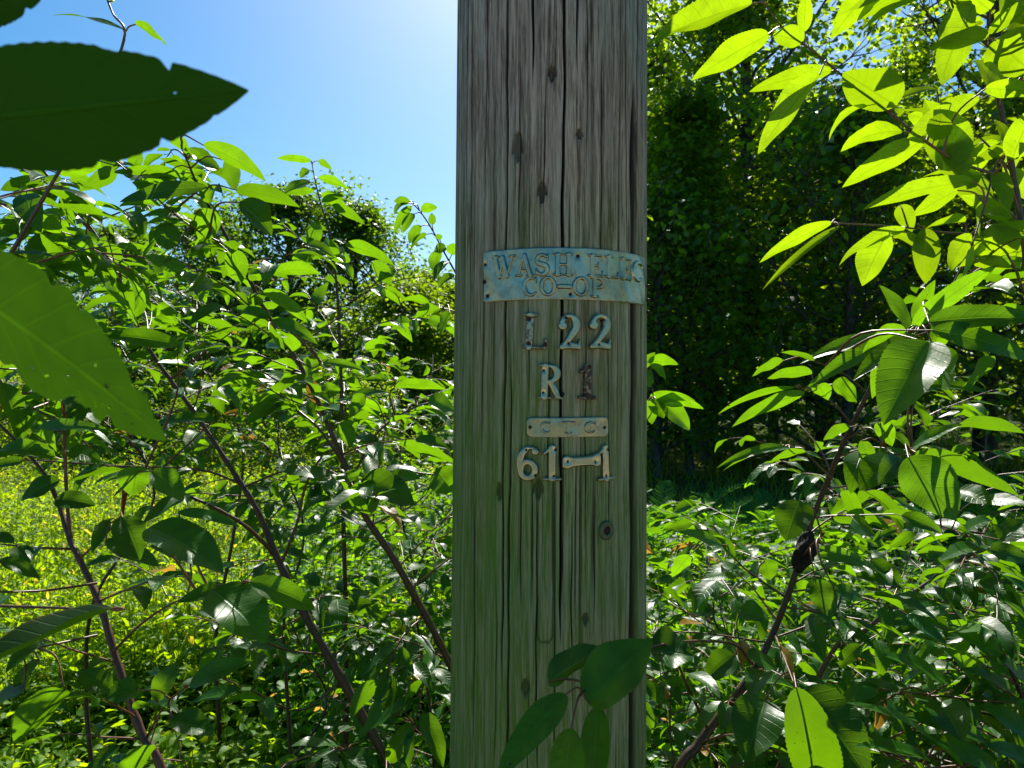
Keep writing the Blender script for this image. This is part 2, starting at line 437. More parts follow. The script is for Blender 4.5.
# ------------------------------------------------------------------ background trees
def build_tree(name, label, cat, x, y, H, cb, R, nleaf, leaf, mat, seed, group, trunk_r=.10, lean=(0, 0), clump=.34, kind='maple', limbs=34, bare=0, tl=(0, .9)):
    r = np.random.default_rng(seed)
    z0 = float(ground_h(np.array(x), np.array(y)))-.05
    root = thing(name, label, cat, (x, y, z0), group)
    T = Tubes()
    m = 9
    tz = np.linspace(0, 1, m)
    tr = np.stack([lean[0]*H*tz+np.cumsum(r.normal(size=m))*.02*H*.25, lean[1]*H*tz+np.cumsum(r.normal(size=m))*.02*H*.25, tz*H], -1); tr[0, :2] = 0
    T.poly(tr, trunk_r*(1.15-tz)**.8+.008, 10, knob=.12)
    cl = []; cw = []
    for q in range(limbs):
        f = cb+(1-cb)*((q+.5)/limbs)**.9; f = min(f, .98)
        p0 = np.array([np.interp(f, tz, tr[:, c]) for c in range(3)])
        a = q*2.399+r.normal()*.3
        g = (f-cb)/(1-cb)
        Lm = R*(math.sin(math.pi*min(1, (g*.85+.22)))**.7)*r.uniform(.55, 1.35)
        pit = math.radians(r.uniform(5, 30)+40*g)
        d = np.array((math.cos(a)*math.cos(pit), math.sin(a)*math.cos(pit), math.sin(pit)))
        k = 6; pts = [p0]
        for s in range(k):
            dd = nrm(d+r.normal(size=3)*.16+np.array((0, 0, .06*s))); pts.append(pts[-1]+dd*Lm/k)
        pts = np.array(pts)
        rr = trunk_r*.38*(1-g*.6)*np.linspace(1, .12, k+1)+.004
        T.poly(pts, rr, 5)
        for s in range(2, k+1):
            for e in range(2 if s < k else 3):
                d2 = nrm(nrm(pts[s]-pts[s-1])*.6+r.normal(size=3)*np.array((.7, .7, .4)))
                ln = Lm*r.uniform(.15, .34)
                q1 = pts[s]+d2*ln*.5+r.normal(size=3)*.03; q2 = pts[s]+d2*ln
                T.poly(np.array([pts[s], q1, q2]), np.array((.011, .007, .003))*max(1, R/2), 3)
                cl += [q1, q2]; cw += [.7, 1.0]
    T.build('trunk', M_bark, root)
    cl = np.array(cl); cw = np.array(cw)*(.15+1.6*r.random(len(cl))**2); cw /= cw.sum()
    ids = r.choice(len(cl), nleaf, p=cw)
    off = r.normal(size=(nleaf, 3))*np.array((clump, clump, clump*.42))
    P = cl[ids]+off
    D = nrm(off*np.array((1, 1, .3))+r.normal(size=(nleaf, 3))*.35*clump+np.array((0, 0, -.25*clump)))
    ct = r.random(len(cl))
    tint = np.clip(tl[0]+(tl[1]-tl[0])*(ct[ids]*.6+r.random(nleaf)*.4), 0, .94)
    Nn = nrm(r.normal(size=(nleaf, 3))*.62+np.array((0, 0, 1.0)))
    LV = Leaves()
    Ls = leaf*r.uniform(.7, 1.25, nleaf)
    LV.add(P, D, Nn, Ls, Ls*(.80 if kind == 'maple' else .60), r.uniform(.1, .9, nleaf), r.uniform(0, .4, nleaf), tint,
           nl=3 if kind != 'maple' else 2, nw=2, shape=kind)
    LV.build('crown', mat, root)
    return root

def copy_tree(src, x, y, rz, sc, label, group=None):
    c = src.copy(); C.objects.link(c); c['label'] = label
    if group: c['group'] = group
    c.location = (x, y, float(ground_h(np.array(x), np.array(y)))-.05); c.rotation_euler = (0, 0, rz); c.scale = (sc, sc, sc)
    for ch in src.children:
        d = ch.copy(); C.objects.link(d); d.parent = c
    return c

GR = 'forest trees to the right of the pole'
GLF = 'trees at the far side of the meadow'
tA = build_tree('maple_tree', 'tall maple right beside the pole edge whose thin upper crown lets the sky through', 'tree', 5.0, 15.5, 13.5, .12, 3.3, 10500, .15, M_tree_r, 11, GR, .17, limbs=52)
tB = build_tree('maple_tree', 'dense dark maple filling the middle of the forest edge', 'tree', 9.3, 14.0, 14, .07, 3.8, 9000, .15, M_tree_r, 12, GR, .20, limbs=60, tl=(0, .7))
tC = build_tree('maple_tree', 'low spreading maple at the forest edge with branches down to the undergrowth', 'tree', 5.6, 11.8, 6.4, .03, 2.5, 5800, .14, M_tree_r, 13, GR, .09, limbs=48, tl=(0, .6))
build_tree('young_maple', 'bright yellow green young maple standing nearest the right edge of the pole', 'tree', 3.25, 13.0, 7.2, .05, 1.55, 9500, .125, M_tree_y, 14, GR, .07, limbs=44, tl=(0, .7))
copy_tree(tC, 9.0, 11.2, 2.1, 1.08, 'low broad maple at the forest edge behind the black knot sapling', GR)
copy_tree(tC, 12.4, 12.0, 4.0, 1.15, 'low maple at the forest edge, farthest towards the photo\'s right border', GR)
copy_tree(tB, 13.8, 15.5, 1.3, 1.0, 'tall dark maple at the right border of the photo', GR)
copy_tree(tB, 11.0, 19.5, 3.3, .78, 'tall maple deep in the forest behind the front row', GR)
copy_tree(tA, 7.2, 19.5, 2.5, .76, 'tall maple in the second row, seen between the two front maples', GR)
copy_tree(tA, 17.5, 18.5, .7, 1.1, 'tall maple at the back corner of the forest', GR)
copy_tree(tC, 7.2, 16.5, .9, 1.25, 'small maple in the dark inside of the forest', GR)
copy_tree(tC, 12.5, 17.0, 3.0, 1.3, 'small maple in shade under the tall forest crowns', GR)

copy_tree(tA, 4.4, 15.9, 1.1, 1.0, 'tall maple hidden behind the pole except for its crown edge', GR)
copy_tree(tB, 3.5, 17.2, 2.2, .72, 'maple in the second row nearest the pole', GR)
copy_tree(tC, 2.6, 12.6, .4, .80, 'small low dark maple just behind the pole at its right', GR)
copy_tree(tC, 5.0, 19.0, 2.9, 1.3, 'small maple at the back of the forest, low behind the thin crowned maple', GR)
copy_tree(tC, 9.6, 21.5, 4.4, 1.4, 'small maple closing the dark back of the forest', GR)
for q, (x_, y_, lb) in enumerate(((3.0, 25.0, 'low maple far inside the forest, seen in the narrow gap beside the pole'), (6.5, 26.0, 'low maple far inside the forest under the thin crowned maple'), (10.5, 27.0, 'low maple far inside the forest behind the front maples'),
                                  (14.5, 26.0, 'low maple far inside the forest towards the right border'), (19.0, 25.0, 'low maple far inside the forest at the right border'))):
    copy_tree(tC, x_, y_, q*1.3, 1.25, lb, GR)
tD = build_tree('ash_tree', 'dark leafy ash with rounded top behind the long diagonal stem', 'tree', -6.1, 19.5, 7.1, .10, 2.5, 12000, .13, M_tree_l, 21, GLF, .12, kind='ash', limbs=44, clump=.30, tl=(0, .6))
tE = build_tree('ash_tree', 'ash tree with lacy top behind the slim upright sapling', 'tree', -4.1, 19.0, 6.5, .08, 2.1, 12000, .13, M_tree_l, 22, GLF, .10, kind='ash', limbs=40, clump=.28)
tF = build_tree('birch_bush', 'bright yellow green bushy tree in full sun close beside the pole', 'tree', -2.35, 16.0, 3.9, .05, 1.9, 14000, .11, M_tree_y, 23, GLF, .06, kind='ash', limbs=40, clump=.24)
copy_tree(tF, -1.3, 18.2, 1.8, 1.05, 'bright yellow green bushy tree half hidden behind the pole', GLF)
copy_tree(tF, -3.6, 14.8, 3.9, .72, 'low yellow green bush in sun at the end of the meadow', GLF)
copy_tree(tF, -5.6, 16.2, 5.0, .85, 'yellow green bush in front of the dark ash', GLF)
copy_tree(tE, -8.6, 20.5, 2.2, .98, 'ash tree in the hazy row left of the tallest ash', GLF)
copy_tree(tE, -11.2, 20.0, 4.4, .92, 'ash tree behind the leaf held close to the lens', GLF)
copy_tree(tD, -14.0, 21.0, 1.1, .78, 'ash tree at the left border of the photo', GLF)
copy_tree(tF, -7.2, 13.6, 2.0, .50, 'small rounded sunny bush in the open meadow', GLF)
copy_tree(tF, -9.6, 12.6, 4.0, .55, 'sunny bush in the open meadow close to the left border', GLF)
copy_tree(tF, -4.9, 11.8, 1.0, .42, 'smallest sunny bush of the meadow, behind the dark stems', GLF)
copy_tree(tF, -2.6, 10.6, 3.0, .48, 'small sunny bush of the meadow behind the long diagonal stem', GLF)
copy_tree(tE, -6.9, 17.6, 3.4, .70, 'smaller ash between the two tall ones', GLF)
copy_tree(tF, -8.6, 17.0, .6, .9, 'yellow green bush at the left end of the meadow', GLF)
copy_tree(tF, -12.0, 17.0, 2.9, 1.0, 'yellow green bush at the left border of the photo', GLF)
copy_tree(tD, -4.8, 40.0, 2.6, 1.12, 'small far tree whose round crown shows above the bushes left of the pole', GLF)
copy_tree(tE, 0.6, 21.0, 1.9, .8, 'ash tree hidden mostly by the pole', GLF)
copy_tree(tE, 2.4, 22.0, 3.9, 1.3, 'ash tree showing as a bright edge at the right side of the pole', GLF)

# far wood behind everything, one mass
N = 42000
fx = rng.uniform(-60, 60, N); fy = rng.uniform(38, 52, N)
top = 6.2+1.2*np.sin(fx*.33)+1.0*np.sin(fx*.9+1)+np.clip((fx-1)*.6, 0, 9)
fz = rng.random(N)**.8*top
LV = Leaves()
LV.add(np.stack([fx, fy, fz], -1), azdir(N, -30, 20), tilt(N, .5), rng.uniform(.3, .55, N), rng.uniform(.2, .35, N), .4, .2, rng.random(N)*.9, nl=2, nw=2, shape='maple')
tag(LV.build('distant_woods', M_tree_l), 'distant green woods closing the view beyond the trees', 'woods', kind='stuff')

# low hedge out of view behind the camera, added for green bounce and reflections
N = 12000
hx = rng.uniform(-26, 26, N); hy = -rng.uniform(9.5, 12.5, N); hz = rng.random(N)**.8*(2.5+.4*np.sin(hx*.8)+.3*np.sin(hx*2.1+1))
LV = Leaves()
LV.add(np.stack([hx, hy, hz], -1), azdir(N, -30, 20), tilt(N, .6), rng.uniform(.22, .42, N), rng.uniform(.15, .28, N), .4, .2, rng.random(N)*.9, nl=2, nw=2, shape='maple')
tag(LV.build('bounce_hedge', M_tree_l), 'unseen low hedge behind the camera, added to bounce green light', 'bounce_hedge', kind='stuff')

# ferns
def fern(x, y, s, label, seed):
    r = np.random.default_rng(seed)
    root = thing('fern', label, 'fern', (x, y, float(ground_h(np.array(x), np.array(y)))), 'ferns at the forest edge')
    for k in range(9):
        a = k*.698+r.normal()*.15; L = s*r.uniform(.8, 1.1)
        t = np.linspace(0, 1, 14)
        hor = L*(.75*t); ver = L*(1.22*t-.58*t*t)
        P = np.stack([np.cos(a)*hor, np.sin(a)*hor, ver+.02], -1)
        T = Tubes(); T.poly(P, np.linspace(.004, .001, 14), 4, .2)
        fr = T.build('frond', M_fern, root)
        tt = np.linspace(.12, .98, 34); Q = np.stack([np.interp(tt, t, P[:, c]) for c in range(3)], -1)
        tan = nrm(np.gradient(Q, axis=0)); side = np.array((-math.sin(a), math.cos(a), 0))
        LV = Leaves()
        for sg in (-1, 1):
            ln = s*.125*np.sin(np.pi*np.clip(tt*.85+.12, 0, 1))
            LV.add(Q, tan*.45+side*sg+r.normal(size=(34, 3))*.09, -np.cross(tan, side)+r.normal(size=(34, 3))*.2, ln, s*.017, .6, .15, r.random(34)*.8, nl=6, nw=2, serr=0)
        LV.build('leaflets', M_fern, fr)
for q, (px, y, s, lb) in enumerate([(678, 5.3, 1.10, 'large fern nearest the pole at the foot of the forest'), (722, 5.6, 1.05, 'second fern from the pole, beside the largest fern'), (775, 5.9, 1.0, 'fern in the shade left of the black knot stem'), (655, 6.0, 1.1, 'fern half hidden behind the right edge of the pole'),
                                    (985, 5.8, 1.15, 'fern at the right border in the dark')]):
    fern((px-512)/FPX*y, y, s, lb, 60+q)
# ------------------------------------------------------------------ utility pole
R0 = .142; PA = math.radians(3.02)
FV = np.array((-math.sin(PA), -math.cos(PA))); RV = np.array((math.cos(PA), -math.sin(PA)))
def pr(z): return R0-.0046*(z-1.6)
def pax(z): return np.stack([.0553+.0058*(z-1.6), 1.0486+0*z], -1)
def on_pole(s, z, h=0.0):
    """s = arc length from the line facing the camera, h = height above the wood"""
    s = np.asarray(s, float); z = np.asarray(z, float)
    th = s/R0; r = pr(z)+h
    xy = pax(z)+r[..., None]*(np.cos(th)[..., None]*FV+np.sin(th)[..., None]*RV)
    return np.concatenate([xy, z[..., None]], -1)
def hit(px, py):
    d = np.array(((px-512)/FPX, 1, (384-py)/FPX)); t = .91
    for _ in range(25):
        z = EYE+d[2]*t; a = np.array((.0553+.0058*(z-1.6), 1.0486)); r = pr(z)
        A = d[0]**2+1; B = -2*(d[0]*a[0]+a[1]); Cc = a@a-r*r
        disc = max(B*B-4*A*Cc, 0); t = (-B-math.sqrt(disc))/(2*A)
    q = d[:2]*t-a
    return R0*math.atan2(q@RV, q@FV), EYE+d[2]*t

def vnoise(u, v, nu, nv, seed):
    """smooth value noise on a grid, u and v in 0..1"""
    r = np.random.default_rng(seed); g = r.random((nu+2, nv+2))
    a = u*nu; b_ = v*nv; i = np.floor(a).astype(int); j = np.floor(b_).astype(int)
    fa = a-i; fb = b_-j; fa = fa*fa*(3-2*fa); fb = fb*fb*(3-2*fb)
    i = np.clip(i, 0, nu); j = np.clip(j, 0, nv)
    return (g[i, j]*(1-fa)+g[i+1, j]*fa)*(1-fb)+(g[i, j+1]*(1-fa)+g[i+1, j+1]*fa)*fb

thd = np.radians(np.linspace(-102, 102, 980)); thb = np.radians(np.linspace(102, 258, 50))[1:-1]
th = np.concatenate([thd, thb])
zz = np.concatenate([np.linspace(-.4, .9, 10)[:-1], np.linspace(.9, 2.32, 430), np.linspace(2.32, 9.2, 24)[1:]])
TH, ZZ = np.meshgrid(th, zz)
U = (TH+1.8)/6.3; Vv = (ZZ+.5)/9.9
Uw = np.clip(U+.0012*np.sin(ZZ*3.1)+.0008*np.sin(ZZ*9+TH*7), 0, 1)
gA = vnoise(Uw, Vv, 210, 14, 1); gB = vnoise(Uw, Vv, 470, 30, 2); gC = vnoise(Uw, Vv, 95, 9, 3); gD = vnoise(Uw, Vv, 620, 70, 4)
disp = -.0011*(1-gA)**2-.0007*(1-gB)-.0011*gC-.0004*gD
fine = np.clip((vnoise(Uw, Vv, 330, 26, 5)-.86)/.10, 0, 1)     # short seasoning checks
disp -= .0020*fine
crack = fine*.7
s_arr = TH*R0
cracks = [  # px x, y from, y to, width in px, depth in mm
 (562, -200, 646, 3.0, 11), (504, -200, 700, 2.2, 7), (510, 350, 1000, 2.2, 8), (531, -200, 90, 2.4, 7), (518, 60, 250, 1.4, 4), (529, 290, 420, 1.3, 4),
 (543, 70, 235, 1.3, 4), (538, 470, 780, 1.6, 5), (576, -200, 78, 2.4, 8), (587, -60, 180, 1.2, 3), (586, 300, 560, 1.2, 4), (602, 30, 330, 1.7, 5), (610, 320, 560, 1.6, 5),
 (596, 470, 640, 1.3, 4), (626, -100, 250, 1.4, 4), (634, 60, 340, 4.0, 12), (634.5, 60, 1100, 8.5, 5.5), (638, -200, 160, 2.4, 8), (483, -200, 200, 1.2, 3), (482, 240, 470, 1.4, 4), (468, -50, 380, 1.2, 3),
 (476, 480, 800, 1.4, 4), (492, 120, 420, 1.1, 3), (548, 330, 480, 1.3, 4), (521, 420, 620, 1.2, 4), (573, 500, 720, 1.2, 4), (618, 280, 420, 1.2, 3), (498, 560, 790, 1.2, 3), (462, 200, 700, 1.0, 3), (553, -30, 60, 1.1, 3)]
for q, (cxp, y0, y1, wpx, dep) in enumerate(cracks):
    s0, z0 = hit(cxp, 384)
    zt = EYE+(384-y0)/FPX*.91; zb = EYE+(384-y1)/FPX*.91
    foc = math.cos(s0/R0); wd = wpx/FPX*.92/max(foc, .35)
    wob = .0010*np.sin(ZZ*7+q)+.0007*np.sin(ZZ*23+2*q)+.0004*np.sin(ZZ*61+q*3)
    env = np.clip((zt-ZZ)/.10, 0, 1)*np.clip((ZZ-zb)/.10, 0, 1)
    env = env**.6*(.75+.35*vnoise(Vv*0+.5, Vv, 2, 90, 40+q))
    d = np.abs(s_arr-s0-wob)/(wd*.5*np.maximum(env, .02)+.00015)
    p = np.clip(1.25-d, 0, 1); p = p*p*(3-2*p)*np.clip(env*1.6, 0, 1)
    disp -= p*dep*.001*np.clip(env, 0, 1.1)
    crack = np.maximum(crack, p*min(1, dep/5))
for (kx, ky, w_, h_) in [(552, 76, 3.5, 8), (517, 152, 4.5, 14), (542, 196, 4, 10), (580, 136, 3, 5), (499, 495, 3, 9), (538, 493, 4, 10), (525, 692, 3.5, 9), (586, 622, 3, 6)]:
    s0, z0 = hit(kx, ky)
    d = ((s_arr-s0)/(w_/FPX*.92))**2+((ZZ-z0)/(h_/FPX*.92))**2
    d = np.where(ZZ > z0, d*.45, d*1.8)
    p = np.clip((1.1-d)*2.2, 0, 1); disp -= p*.0035; crack = np.maximum(crack, p*.55)
# the shallow U-shaped scar
s0, z0 = hit(545, 618)
du = np.abs(np.maximum(np.abs(s_arr-s0)/.010, 0)-1)
arcU = (np.abs(np.hypot(s_arr-s0, np.minimum(ZZ-(z0-.022), 0))-.010) < .0014) & (ZZ < z0+.028) & (ZZ > z0-.05)
disp -= arcU*.0012; crack = np.maximum(crack, arcU*.45)
PV = on_pole(s_arr, ZZ, disp).reshape(-1, 3)
nc = len(th); nr = len(zz)
ii = np.arange(nr-1)[:, None]*nc; jj = np.arange(nc)[None]; j2 = (jj+1) % nc
PF = np.stack([ii+jj, ii+j2, ii+nc+j2, ii+nc+jj], -1).reshape(-1, 4)
b = NB('weathered_pole_wood')
o = b.coord('Object')
st = b.mapping(o, (1, 1, .045)); st2 = b.mapping(o, (1, 1, .10))
n1 = b.noise(st, 190, 5, .7, .2); n2 = b.noise(st2, 60, 4, .6); n3 = b.noise(st, 520, 3, .7, .4); n4 = b.noise(b.mapping(o, (1, 1, .35)), 14, 4, .6)
col = b.mix(b.ramp(n1, .37, .63), (.090, .064, .046, 1), (.50, .385, .305, 1))
col = b.mix(b.ramp(n2, .42, .70, 0, .55), col, (.54, .46, .39, 1))
col = b.mix(b.ramp(n3, .50, .72, 0, .6), col, (.095, .066, .045, 1))
col = b.mix(b.ramp(n4, .50, .72, 0, .45), col, (.25, .165, .10, 1))
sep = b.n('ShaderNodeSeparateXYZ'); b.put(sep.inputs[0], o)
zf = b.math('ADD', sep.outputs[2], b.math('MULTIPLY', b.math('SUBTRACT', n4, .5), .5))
low = b.ramp(zf, 2.42, 1.82, 0, 1)                 # green tint, stronger towards the bottom
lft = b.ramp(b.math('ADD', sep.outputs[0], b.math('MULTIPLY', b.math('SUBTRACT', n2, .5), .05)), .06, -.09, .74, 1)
grn = b.math('MULTIPLY', b.math('MULTIPLY', low, lft), b.ramp(n1, .25, .62, 1.0, .72))
col = b.mix(b.ramp(b.noise(b.mapping(o, (1, 1, .035)), 900, 2, .6), .52, .66, 0, .5), col, (.66, .55, .43, 1)); ck = b.attr('crack'); gr = b.attr('grain')
col = b.mix(b.ramp(gr, .3, .95, .0, .45), col, (.060, .046, .034, 1))
col = b.mix(b.math('MULTIPLY', grn, .86), col, b.mix(n3, (.036, .100, .003, 1), (.135, .310, .005, 1)))
col = b.mix(b.math('MULTIPLY', ck, .98), col, (.012, .009, .007, 1))
hb = b.math('ADD', b.math('MULTIPLY', n1, .8), b.math('MULTIPLY', n3, .6))
M_pole = b.done(b.principled(col, .82, 0, .25, b.bump(hb, .75, .0016)))
grain = np.clip(-disp/.0026, 0, 1)
pole = thing('utility_pole', 'thick weathered grey wooden utility pole with deep vertical cracks and metal numbers', 'pole', (.0553, 1.0486, -.4))
po = np.array((.0553, 1.0486, -.4))
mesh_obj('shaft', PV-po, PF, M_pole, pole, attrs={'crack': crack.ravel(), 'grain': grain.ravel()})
# the mapping above reads heights in metres above the shaft's own origin
top = Tubes(); tz = 9.2; cxy = pax(np.array(tz))
top.poly([(cxy[0], cxy[1], tz-.03), (cxy[0], cxy[1], tz+.004), (cxy[0], cxy[1], tz+.016)], [pr(tz)-.004, pr(tz)-.006, .02], 40)
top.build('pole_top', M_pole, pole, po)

# ------------------------------------------------------------------ glyphs as signed distance fields
def arc(cx, cy, rx, ry, a0, a1, r, n=14):
    a = np.radians(np.linspace(a0, a1, n)); r = np.broadcast_to(r, n) if np.ndim(r) == 0 else np.interp(np.linspace(0, 1, n), np.linspace(0, 1, len(r)), r)
    return [(cx+rx*math.cos(q), cy+ry*math.sin(q), rr) for q, rr in zip(a, r)]
T_, t_ = .088, .038
G = {
 'L': (.78, [[(.24, .05, T_), (.24, .95, T_)], [(.06, .965, t_), (.42, .965, t_)], [(.06, .04, t_), (.70, .04, t_)], [(.70, .05, .05), (.735, .28, .03)]]),
 '2': (.76, [arc(.37, .69, .24, .235, 175, -38, [.07, .06, .06, .1, .1]), [(.555, .54, .10), (.34, .30, .075), (.10, .09, .06)], [(.10, .09, .07), (.35, .13, .085), (.64, .07, .075)], [(.64, .08, .05), (.70, .26, .03)], [(.15, .67, .105), (.16, .665, .105)]]),
 'R': (.84, [[(.23, .05, T_), (.23, .95, T_)], [(.05, .965, t_), (.42, .965, t_)], [(.05, .035, t_), (.42, .035, t_)], arc(.38, .735, .24, .215, 92, -92, [.045, .08, T_, .08, .045]), [(.25, .955, .045), (.40, .955, .045)], [(.25, .52, .045), (.40, .52, .045)], [(.40, .50, .06), (.55, .28, .085), (.66, .07, .07)], [(.58, .035, t_), (.80, .035, t_)]]),
 '1': (.60, [[(.32, .05, T_), (.32, .94, T_)], [(.30, .95, .055), (.09, .78, .04)], [(.08, .04, .042), (.56, .04, .042)]]),
 '6': (.76, [arc(.38, .30, .235, .235, 0, 360, .08, 22), arc(.47, .50, .36, .44, 82, 200, [.04, .07, .09, .09]), [(.60, .84, .09), (.605, .835, .09)]]),
 'C': (.80, [arc(.43, .5, .33, .43, 48, 312, [.04, .06, T_, T_, .06, .04], 22), [(.68, .70, .03), (.68, .94, .03)]]),
 'O': (.84, [arc(.42, .5, .33, .43, 0, 360, [T_, .05, T_, .05, T_], 26)]),
 '-': (.50, [[(.06, .48, .07), (.44, .48, .07)]]),
 'P': (.78, [[(.23, .05, T_), (.23, .95, T_)], [(.05, .965, t_), (.42, .965, t_)], [(.05, .035, t_), (.42, .035, t_)], arc(.40, .72, .27, .235, 92, -92, [.045, .08, T_, .08, .045]), [(.25, .955, .045), (.42, .955, .045)], [(.25, .49, .045), (.42, .49, .045)]]),
 'T': (.84, [[(.42, .05, T_), (.42, .95, T_)], [(.06, .955, .05), (.78, .955, .05)], [(.06, .955, .035), (.05, .74, .02)], [(.78, .955, .035), (.79, .74, .02)], [(.24, .035, t_), (.60, .035, t_)]]),
 'W': (1.22, [[(.15, .95, T_), (.38, .05, T_)], [(.38, .05, .045), (.61, .86, .045)], [(.55, .92, T_), (.82, .05, T_)], [(.82, .05, .045), (1.06, .95, .045)], [(.02, .965, t_), (.34, .965, t_)], [(.90, .965, t_), (1.20, .965, t_)]]),
 'A': (.98, [[(.16, .05, .045), (.46, .95, .05)], [(.48, .95, T_), (.80, .05, T_)], [(.28, .34, .04), (.68, .34, .04)], [(.02, .035, t_), (.32, .035, t_)], [(.62, .035, t_), (.96, .035, t_)]]),
 'S': (.72, [arc(.36, .73, .23, .21, 35, 265, [.05, .06, .08, .09], 14), arc(.36, .28, .24, .23, 90, -155, [.09, .09, .07, .05], 14), [(.61, .70, .03), (.61, .95, .03)], [(.10, .05, .03), (.10, .30, .03)]]),
 'H': (1.0, [[(.24, .05, T_), (.24, .95, T_)], [(.76, .05, T_), (.76, .95, T_)], [(.24, .5, .045), (.76, .5, .045)], [(.06, .965, t_), (.42, .965, t_)], [(.06, .035, t_), (.42, .035, t_)], [(.58, .965, t_), (.94, .965, t_)], [(.58, .035, t_), (.94, .035, t_)]]),
 'E': (.84, [[(.24, .05, T_), (.24, .95, T_)], [(.06, .96, t_), (.76, .96, t_)], [(.06, .04, t_), (.76, .04, t_)], [(.24, .5, .04), (.56, .5, .04)], [(.57, .36, .025), (.57, .64, .025)], [(.76, .96, .035), (.77, .74, .02)], [(.76, .04, .035), (.77, .26, .02)]]),
 'bar': (1.0, [[(.10, .5, .17), (.24, .5, .125), (.5, .5, .115), (.76, .5, .125), (.90, .5, .17)]]),
}
def glyph_segs(g, s0, s1, z0, z1, rs=1.0):
    w, strokes = G[g]; A = []
    kx = (s1-s0)/w; kz = z1-z0; kr = (kx*.5+kz*.5 if g != 'bar' else kz)*rs
    for stq in strokes:
        for a, c in zip(stq[:-1], stq[1:]):
            A.append((s0+a[0]*kx, z0+a[1]*kz, a[2]*kr, s0+c[0]*kx, z0+c[1]*kz, c[2]*kr))
    return A
def sdf(segs, X, Z):
    D = np.full(X.shape, 1.0)
    for ax, az_, ar, bx, bz, br in segs:
        dx, dz = bx-ax, bz-az_; L2 = dx*dx+dz*dz+1e-12
        t = np.clip(((X-ax)*dx+(Z-az_)*dz)/L2, 0, 1)
        D = np.minimum(D, np.hypot(X-ax-t*dx, Z-az_-t*dz)-(ar+(br-ar)*t))
    return D
def shell(fn, s0, s1, z0, z1, res, height, base, org):
    """relief piece cut out where fn<0, wrapped round the pole, with a rim back to the wood"""
    xs = np.arange(s0-2*res, s1+2*res, res); zs = np.arange(z0-2*res, z1+2*res, res)
    X, Z = np.meshgrid(xs, zs); D = fn(X, Z)
    gz, gx_ = np.gradient(D, res)
    ins = D < 0
    q = ins[:-1, :-1] | ins[1:, :-1] | ins[:-1, 1:] | ins[1:, 1:]
    used = np.zeros_like(ins); used[:-1, :-1] |= q; used[1:, :-1] |= q; used[:-1, 1:] |= q; used[1:, 1:] |= q
    mv = (D > 0) & used; gn = np.maximum(np.hypot(gx_, gz), .3)
    X = np.where(mv, X-D*gx_/gn**2, X); Z = np.where(mv, Z-D*gz/gn**2, Z)
    Dn = np.where(mv, 0, D)
    H = height(X, Z, Dn)
    idm = -np.ones(D.shape, int); idm[used] = np.arange(used.sum())
    V = on_pole(X[used], Z[used], H[used])
    r, c = np.nonzero(q)
    F = np.stack([idm[r, c], idm[r, c+1], idm[r+1, c+1], idm[r+1, c]], -1)
    E = np.concatenate([F[:, [0, 1]], F[:, [1, 2]], F[:, [2, 3]], F[:, [3, 0]]]); key = np.sort(E, 1)
    _, inv, cnt = np.unique(key[:, 0]*10**7+key[:, 1], return_inverse=True, return_counts=True)
    be = E[cnt[inv] == 1]
    bv, bi = np.unique(be, return_inverse=True); bi = bi.reshape(-1, 2)
    W1 = on_pole(X[used][bv], Z[used][bv], np.full(len(bv), base-.0035))
    nV = len(V)
    top2 = V[bv]
    V2 = np.concatenate([V, top2, W1])
    F2 = np.stack([be[:, 1]*0+nV+bi[:, 1], nV+bi[:, 0], nV+len(bv)+bi[:, 0], nV+len(bv)+bi[:, 1]], -1)
    return V2-np.asarray(org), np.concatenate([F, F2])

def metal(name, basec, rough, dirt, rust):
    b = NB(name)
    o = b.coord('Object')
    n1 = b.noise(o, 35, 5, .6); n2 = b.noise(o, 170, 4, .65); n3 = b.noise(b.mapping(o, (1, 1, .2)), 120, 3)
    col = b.mix(b.ramp(n1, .38, .7), (*basec, 1), tuple(v*.72 for v in basec)+(1,))
    dm = b.math('MULTIPLY', b.ramp(n2, .50, .72), dirt)
    r = b.math('MULTIPLY_ADD', n1, .22, rough)
    r = b.math('ADD', r, b.math('MULTIPLY', dm, .3))
    ra = b.math('MULTIPLY', b.attr('rust'), rust)
    rm = b.ramp(b.math('ADD', ra, b.math('MULTIPLY', b.math('SUBTRACT', n2, .5), .9)), .45, .65)
    col = b.mix(dm, col, (.10, .11, .075, 1))
    col = b.mix(rm, col, (.055, .028, .014, 1))
    metalness = b.math('SUBTRACT', 1.0, b.math('MAXIMUM', b.math('MULTIPLY', dm, .7), rm))
    r = b.math('ADD', r, b.math('MULTIPLY', rm, .4))
    h = b.math('ADD', b.math('MULTIPLY', n1, 1.0), b.math('MULTIPLY', n3, .25))
    return b.done(b.principled(col, r, metalness, .5, b.bump(h, .35, .0012)))
M_al = metal('dull_aluminium', (.47, .44, .31), .21, .40, 1.0)
M_zinc = metal('tarnished_aluminium', (.48, .46, .33), .22, .25, 1.0)
b = NB('rusty_nail'); o = b.coord('Object'); n1 = b.noise(o, 300, 3)
M_nail = b.done(b.principled(b.mix(n1, (.012, .009, .007, 1), (.06, .028, .014, 1)), .7, .3, .4, b.bump(n1, .5, .001)))

